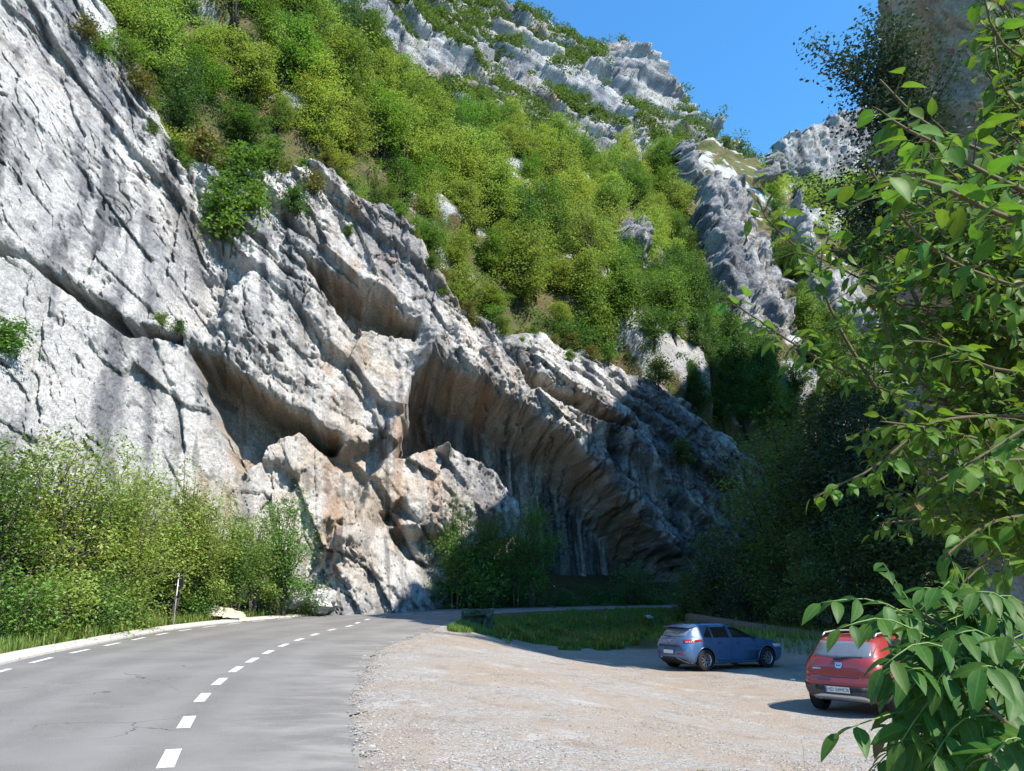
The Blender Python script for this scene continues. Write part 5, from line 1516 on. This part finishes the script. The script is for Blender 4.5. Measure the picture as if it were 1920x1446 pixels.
sp_ = stand(324, 32.6)
sg_ = empty('road_sign', sp_); tag(sg_, 'round road sign seen from behind on a thin steel pole beside the thicket', 'sign')
b = MB(); b.tube([(0, 0, -.3), (.0, 0, 2.12)], .026, 10); b.build('pole', M['steel'], sg_, smooth=True)
b = MB(); n = 32
ang = math.radians(-38); dx, dy = math.cos(ang), math.sin(ang)       # turned edge-on toward traffic
V = [(.34 * math.cos(2 * math.pi * k / n) * dx + o * -dy + .02, .34 * math.cos(2 * math.pi * k / n) * dy + o * dx + .05, 1.78 + .34 * math.sin(2 * math.pi * k / n)) for o in (0, .012) for k in range(n)]
b.add(V, [tuple(range(n)), tuple(range(2 * n - 1, n - 1, -1))] + [(k, (k + 1) % n, n + (k + 1) % n, n + k) for k in range(n)])
b.build('sign_disc', M['sign_back'], sg_)
b = MB(); b.box((.02, .03, 1.93), (.10, .05, .03), ang); b.build('bracket', M['steel'], sg_)
b = MB(); b.box((.02, .03, 1.63), (.10, .05, .03), ang); b.build('bracket', M['steel'], sg_)
b = MB(); b.box((.06, .05, 1.27), (.20, .012, .28), ang); b.build('lower_panel', M['sign_back'], sg_)

# big pipe lying behind the cars
def on_ground(px, py):
    d = ray(px, py); lo, hi = 2.0, 90.0
    for _ in range(50):
        m = (lo + hi) / 2; p = CAM + d * m
        if p[2] > float(ground_z(p[0], p[1])): lo = m
        else: hi = m
    return CAM + d * lo
pa, pb = at_y(1305, 1162, 44.0), at_y(1560, 1205, 30.0)
dv = (pb - pa) / np.linalg.norm(pb - pa)
pa = pa - dv * 1.0; pb = pb + dv * 9
mid_ = (pa + pb) / 2
pe = empty('pipe', tuple(mid_)); tag(pe, 'long thick brown pipe lying behind the two cars', 'pipe')
b = MB(); b.tube([tuple(pa + (pb - pa) * k / 20 - mid_) for k in range(21)], .30, 28); b.build('pipe_barrel', M['pipe'], pe, smooth=True)
for f in (.08, .27, .46, .66, .85):
    b = MB(); q = pa + (pb - pa) * f - mid_; b.tube([tuple(q - dv * .05), tuple(q + dv * .05)], .325, 28); b.build('joint_band', M['pipe'], pe, smooth=True)
# remains of a culvert headwall in the bank, half overgrown
cw = at_y(893, 1176, 37.5); cgz = float(ground_z(cw[0], cw[1]))
ce = empty('culvert_headwall', (cw[0], cw[1], cgz)); tag(ce, 'small dark crumbling culvert headwall half buried in the grassy bank', 'headwall')
M['mossy'] = (lambda t: t.done(t.mix(t.ramp(t.noise(t.pos(), 3.0, 5, .65), .4, .6), (.12, .115, .105), (.05, .065, .03)), .95, t.bump(t.noise(t.pos(), 9, 4, .7), .9, .05), spec=.1))(NT('mossy_concrete'))
def slab(nm, c, sz, seed):
    bm = bmesh.new(); bmesh.ops.create_cube(bm, size=1.0)
    bmesh.ops.subdivide_edges(bm, edges=bm.edges[:], cuts=5, use_grid_fill=True)
    P = np.array([v.co for v in bm.verts]) * np.array(sz)
    dd = .10 * fbm(P / .35 + seed, 3, seed) + .06 * facets(P / .25 + seed, seed + 1, .9)
    for v, q, k in zip(bm.verts, P, dd): v.co = Vector(q) + v.co.normalized() * float(k)
    me = bpy.data.meshes.new(nm); bm.to_mesh(me); bm.free(); me.materials.append(M['mossy'])
    o = link(bpy.data.objects.new(nm, me), ce); o.location = c; o.rotation_euler = (0, 0, .25); return o
slab('left_pier', (-.42, 0, .22), (.5, .5, .95), 1)
slab('right_pier', (.55, .1, .12), (.42, .5, .9), 2)
slab('cap_stone', (.05, .05, .62), (1.35, .55, .26), 3)
slab('back_slab', (.0, .38, .15), (1.0, .2, .8), 4)

dp = stand(1040, 56.2)
de = empty('marker_post', tuple(dp)); tag(de, 'thin dark marker post beside the far stretch of road', 'post')
b = MB(); b.tube([(0, 0, -.2), (0, 0, 1.55)], .035, 8); b.build('shaft', M['black'], de)
b = MB(); b.tube([(0, 0, 1.55), (0, 0, 1.62)], [.05, .03], 8); b.build('cap', M['steel'], de)

def crumple(name, p, size, label, seed):
    g_ = np.random.default_rng(seed); bm = bmesh.new(); bmesh.ops.create_icosphere(bm, subdivisions=2, radius=1)
    for v in bm.verts:
        k = .55 + .6 * g_.random(); v.co = Vector((v.co.x * size[0] * k, v.co.y * size[1] * k, v.co.z * size[2] * k + size[2] * .6))
    me = bpy.data.meshes.new(name); bm.to_mesh(me); bm.free(); me.materials.append(M['litter'])
    o = link(bpy.data.objects.new(name, me)); o.location = p; o.rotation_euler = (0, 0, g_.uniform(0, 6)); return tag(o, label, 'litter')
crumple('litter_bag', on_ground(1214, 1160), (.42, .2, .16), 'white plastic bag lying on the bank left of the blue car', 1)
crumple('litter_scrap', on_ground(1487, 1276), (.13, .07, .03), 'scrap of white litter on the gravel left of the red car', 2)

# pale spoil ridge behind the kerb, right of the sign
def mound(name, p0, p1, w, h, mat, label, cat, seed):
    n, m = 26, 10; V = []
    p0, p1 = np.array(p0), np.array(p1)
    ax = p1 - p0; L = np.linalg.norm(ax[:2]); ax /= np.linalg.norm(ax); sd_ = np.array([-ax[1], ax[0], 0])
    for i in range(n):
        for j in range(m):
            t_, u = i / (n - 1), j / (m - 1) * 2 - 1
            q = p0 + (p1 - p0) * t_ + sd_ * u * w
            hh = h * math.sin(math.pi * t_) ** .5 * (1 - u * u)
            V.append((q[0], q[1], q[2] + hh - .12))
    V = np.array(V); V[:, 2] += .22 * h * fbm(V / .35, 3, seed); V[:, :2] += .1 * np.stack([fbm(V / .4, 2, seed + 3), fbm(V / .4, 2, seed + 4)], 1)
    i_ = np.arange(n * m).reshape(n, m)
    Q = np.stack([i_[:-1, :-1], i_[1:, :-1], i_[1:, 1:], i_[:-1, 1:]], -1).reshape(-1, 4)
    o = obj_np(name, V, Q, mat, smooth=False); o['kind'] = 'structure'
    return o
mound('earth_ridge', stand(378, 36.8) + np.array([0, 0, .35]), stand(468, 39.0) + np.array([0, 0, .0]), .7, .55, M['pale_earth'], '', '', 500)

# fallen boulders at the foot of the cliff and stones on the gravel
def boulder_mesh(seed, sub=3):
    bm = bmesh.new(); bmesh.ops.create_icosphere(bm, subdivisions=sub, radius=1)
    P = np.array([v.co for v in bm.verts])
    d = 1 + .35 * facets(P * 1.3 + seed * 7, seed, .8) + .12 * fbm(P * 2.5 + seed, 3, seed)
    for v, k in zip(bm.verts, d): v.co *= k
    me = bpy.data.meshes.new('boulder'); bm.to_mesh(me); bm.free(); me.materials.append(M['rock'])
    return me
for px, py, Y, s, lab in [(598, 1128, 44.0, 1.0, 'pale boulder at the white cliff foot left of the bend'), (555, 1120, 43.5, .8, 'pale boulder beside the low dark bush at the cliff foot'), (470, 1092, 41.5, 1.2, 'white boulder among the bushes below the cliff')]:
    p = at_y(px, py, Y); o = link(bpy.data.objects.new('boulder', boulder_mesh(int(px)))); o.location = p; o.scale = (s, s * .9, s * .8); o.rotation_euler = (0, 0, px)
    tag(o, lab, 'boulder')

# ------------------------------------------------------------------ loose stones (uncountable)
def stones(name, pts, smin, smax, mat, label, seed):
    g_ = np.random.default_rng(seed); n = len(pts)
    base = np.array([(1, 0, 0), (-1, 0, 0), (0, 1, 0), (0, -1, 0), (0, 0, 1), (0, 0, -1)], float)
    tri = np.array([(0, 2, 4), (2, 1, 4), (1, 3, 4), (3, 0, 4), (2, 0, 5), (1, 2, 5), (3, 1, 5), (0, 3, 5)])
    S = np.exp(g_.uniform(math.log(smin), math.log(smax), n))
    V = base[None] * g_.uniform(.6, 1.25, (n, 6, 1)) * S[:, None, None] * np.array([1.1, 1, .62])
    a = g_.uniform(0, 6.28, n); c, s_ = np.cos(a)[:, None], np.sin(a)[:, None]
    X = V[..., 0] * c - V[..., 1] * s_; Y = V[..., 0] * s_ + V[..., 1] * c
    V = np.stack([X, Y, V[..., 2]], -1) + pts[:, None]
    F = (tri[None] + 6 * np.arange(n)[:, None, None]).reshape(-1, 3)
    return tag(obj_np(name, V.reshape(-1, 3), F, mat, smooth=False), label, 'gravel', kind='stuff')
t = NT('loose_stone')
isl = t.node('ShaderNodeNewGeometry').outputs['Random Per Island']
M['stone'] = t.done(t.mix(isl, (.17, .152, .13), (.36, .335, .30)), .95, spec=.12)
g_ = np.random.default_rng(11)
n = 26000
d_ = np.exp(g_.uniform(math.log(7.2), math.log(30), n)); u_ = g_.uniform(-.26, .62, n)
x_, y_ = u_ * d_, d_
sdr = poly_sd(x_, y_, ROADPOLY)
dn_ = fbm(np.stack([x_ * .5, y_ * .5, 0 * x_], -1), 3, 19)
keep = (sdr < .12) & (g_.random(n) < np.clip(.35 + .9 * dn_ + .9 * np.exp(-np.abs(sdr + .35) / .35), 0.03, 1))
x_, y_ = x_[keep], y_[keep]
z_ = np.where(sdr[keep] > 0, zroad(y_), ground_z(x_, y_)) + .003
stones('gravel_stones', np.stack([x_, y_, z_], -1), .008, .026, M['stone'], 'loose pale stones scattered over the gravel parking area', 12)
# crumbling edge of the asphalt
n = 3600
k_ = g_.integers(0, NR - 1, n); f_ = g_.random(n)
e_ = RR[k_] * (1 - f_[:, None]) + RR[k_ + 1] * f_[:, None]
nv_ = (RR - RL)[k_]; nv_ /= np.linalg.norm(nv_, axis=1)[:, None]
e_ = e_ + nv_ * (g_.normal(size=n) * .16 + .18)[:, None]
m_ = (e_[:, 1] > 6) & (e_[:, 1] < 34)
e_ = e_[m_]
ez = np.maximum(zroad(e_[:, 1]) - .012, ground_z(e_[:, 0], e_[:, 1]))
stones('edge_stones', np.c_[e_, ez], .010, .042, M['stone'], 'pale broken stones along the ragged edge of the asphalt', 13)

# ------------------------------------------------------------------ grass
def blades(name, P, h, mat, seed, label, w=.012, lean=.5, per=1):
    g_ = np.random.default_rng(seed); n = len(P)
    H = h * g_.uniform(.5, 1.4, n); a = g_.uniform(0, 6.28, n); W = w * g_.uniform(.7, 1.5, n)
    t_ = np.stack([np.cos(a), np.sin(a), 0 * a], 1); s_ = np.stack([-np.sin(a), np.cos(a), 0 * a], 1)
    l1 = t_ * (H * g_.uniform(.05, lean, n) * .35)[:, None]; l2 = t_ * (H * g_.uniform(.1, lean, n))[:, None]
    up = np.array([0, 0, 1.0])
    V = np.stack([P - s_ * W[:, None], P + s_ * W[:, None], P + l1 + s_ * W[:, None] * .8 + up * H[:, None] * .55, P + l1 - s_ * W[:, None] * .8 + up * H[:, None] * .55, P + l2 + up * H[:, None]], 1).reshape(-1, 3)
    k = 5 * np.arange(n)[:, None]
    F = np.concatenate([k + np.array([0, 1, 2]), k + np.array([0, 2, 3]), k + np.array([3, 2, 4])], 1).reshape(-1, 3)
    return tag(obj_np(name, V, F, mat, smooth=False), label, 'grass', kind='stuff')
# left verge between kerb and thicket
n = 34000
k_ = g_.integers(0, NR - 1, n); f_ = g_.random(n)
e_ = RL[k_] * (1 - f_[:, None]) + RL[k_ + 1] * f_[:, None]
nl_ = (RL - RR)[k_]; nl_ /= np.linalg.norm(nl_, axis=1)[:, None]
e_ = e_ + nl_ * (.66 + np.abs(g_.normal(size=n)) * 1.3)[:, None]
m_ = (e_[:, 1] > 14) & (e_[:, 1] < 58)
e_ = e_[m_]
blades('verge_grass', np.c_[e_, ground_z(e_[:, 0], e_[:, 1])], .34, M['grass'], 21, 'rough green grass on the verge behind the pale kerb', w=.014)
# bank below the far road: turf sheet and blades
bank_poly_px = [(838, 1166), (930, 1154), (1100, 1146), (1285, 1136), (1330, 1160), (1300, 1185), (1235, 1196), (1180, 1210), (1120, 1222), (1040, 1214), (960, 1200), (890, 1188), (845, 1180)]
n = 150000
u_ = g_.uniform(-.12, .36, n); y_ = g_.uniform(26, 58, n); x_ = u_ * y_
z_ = ground_z(x_, y_)
bx, by = project(np.stack([x_, y_, z_], -1))
edge = poly_sd(bx, by, bank_poly_px) + 7 * fbm(np.stack([x_, y_, 0 * x_], -1) / 1.2, 3, 23)
sdr_ = poly_sd(x_, y_, ROADPOLY)
m_ = (edge > 0) & (sdr_ < -.5)
x_, y_, z_ = x_[m_], y_[m_], z_[m_]
k_ = g_.permutation(len(x_))
tuft = fbm(np.stack([x_, y_, 0 * x_], -1) / .9, 3, 26) > .32
far_ = poly_sd(x_, y_, ROADPOLY) < -2.2
kt = k_[tuft[k_] & far_[k_]][:9000]
blades('bank_weeds', np.stack([x_, y_, z_], -1)[kt], .38, M['grass'], 25, 'taller weeds in tufts on the shaded bank', w=.03, lean=.8)
k_ = k_[:48000]
blades('bank_grass', np.stack([x_, y_, z_], -1)[k_], .17, M['grass_shade'], 24, 'lush shaded grass on the bank below the far road', w=.02)
# weeds at the rim of the car park, lower right, and behind the cars
n = 60000
y_ = g_.uniform(7.8, 9.2, n); u_ = g_.uniform(.22, .62, n); x_ = u_ * y_
dn_ = fbm(np.stack([x_, y_, 0 * x_], -1) / .4, 3, 27)
m_ = (dn_ > .28) & (y_ < 8.0 + 1.0 * g_.random(n))
k_ = np.where(m_)[0][:2600]
blades('rim_weeds', np.stack([x_[k_], y_[k_], ground_z(x_[k_], y_[k_])], -1), .045, M['grass'], 28, 'short weeds at the near rim of the gravel', w=.005)
n = 30000
y_ = g_.uniform(19, 42, n); x_ = g_.uniform(6, 22, n)
m_ = (x_ - 8.2 - (28.5 - y_) * .95 > 3.4 + 1.6 * fbm(np.stack([x_, y_, 0 * x_], -1) / 1.6, 3, 30)) & (x_ > 7.0)
k_ = np.where(m_)[0][:14000]
blades('back_grass', np.stack([x_[k_], y_[k_], ground_z(x_[k_], y_[k_])], -1), .3, M['grass_shade'], 29, 'shaded grass growing behind the cars along the pipe', w=.018)

# dry weed stalks
M['dry'] = plain('dry_stalk', (.24, .19, .12), .9, var=.3)
for px, py, h, lab in [(1508, 1440, .34, 'tallest dry weed stalk at the rim of the gravel, bottom of the picture'), (1475, 1438, .16, 'short dry weed stalk left of the tallest one')]:
    p = on_ground(px, py); b = MB()
    r_ = random.Random(int(px))
    b.tube([(0, 0, -.02), (.01, 0, h * .5), (-.005, .01, h)], [.0028, .002, .001], 5)
    for k in range(9):
        z = h * (.3 + .07 * k); a = r_.uniform(0, 6.28); L = h * r_.uniform(.10, .26)
        b.tube([(0, 0, z), (L * math.cos(a), L * math.sin(a), z + L * .8)], [.0014, .0007], 4)
    o = b.build('dry_weed', M['dry']); o.location = p; tag(o, lab, 'weed')

scene.cycles.max_bounces = 5
scene.cycles.diffuse_bounces = 2
scene.cycles.glossy_bounces = 2
scene.cycles.transmission_bounces = 2
scene.cycles.transparent_max_bounces = 4
scene.cycles.caustics_reflective = False
scene.cycles.caustics_refractive = False
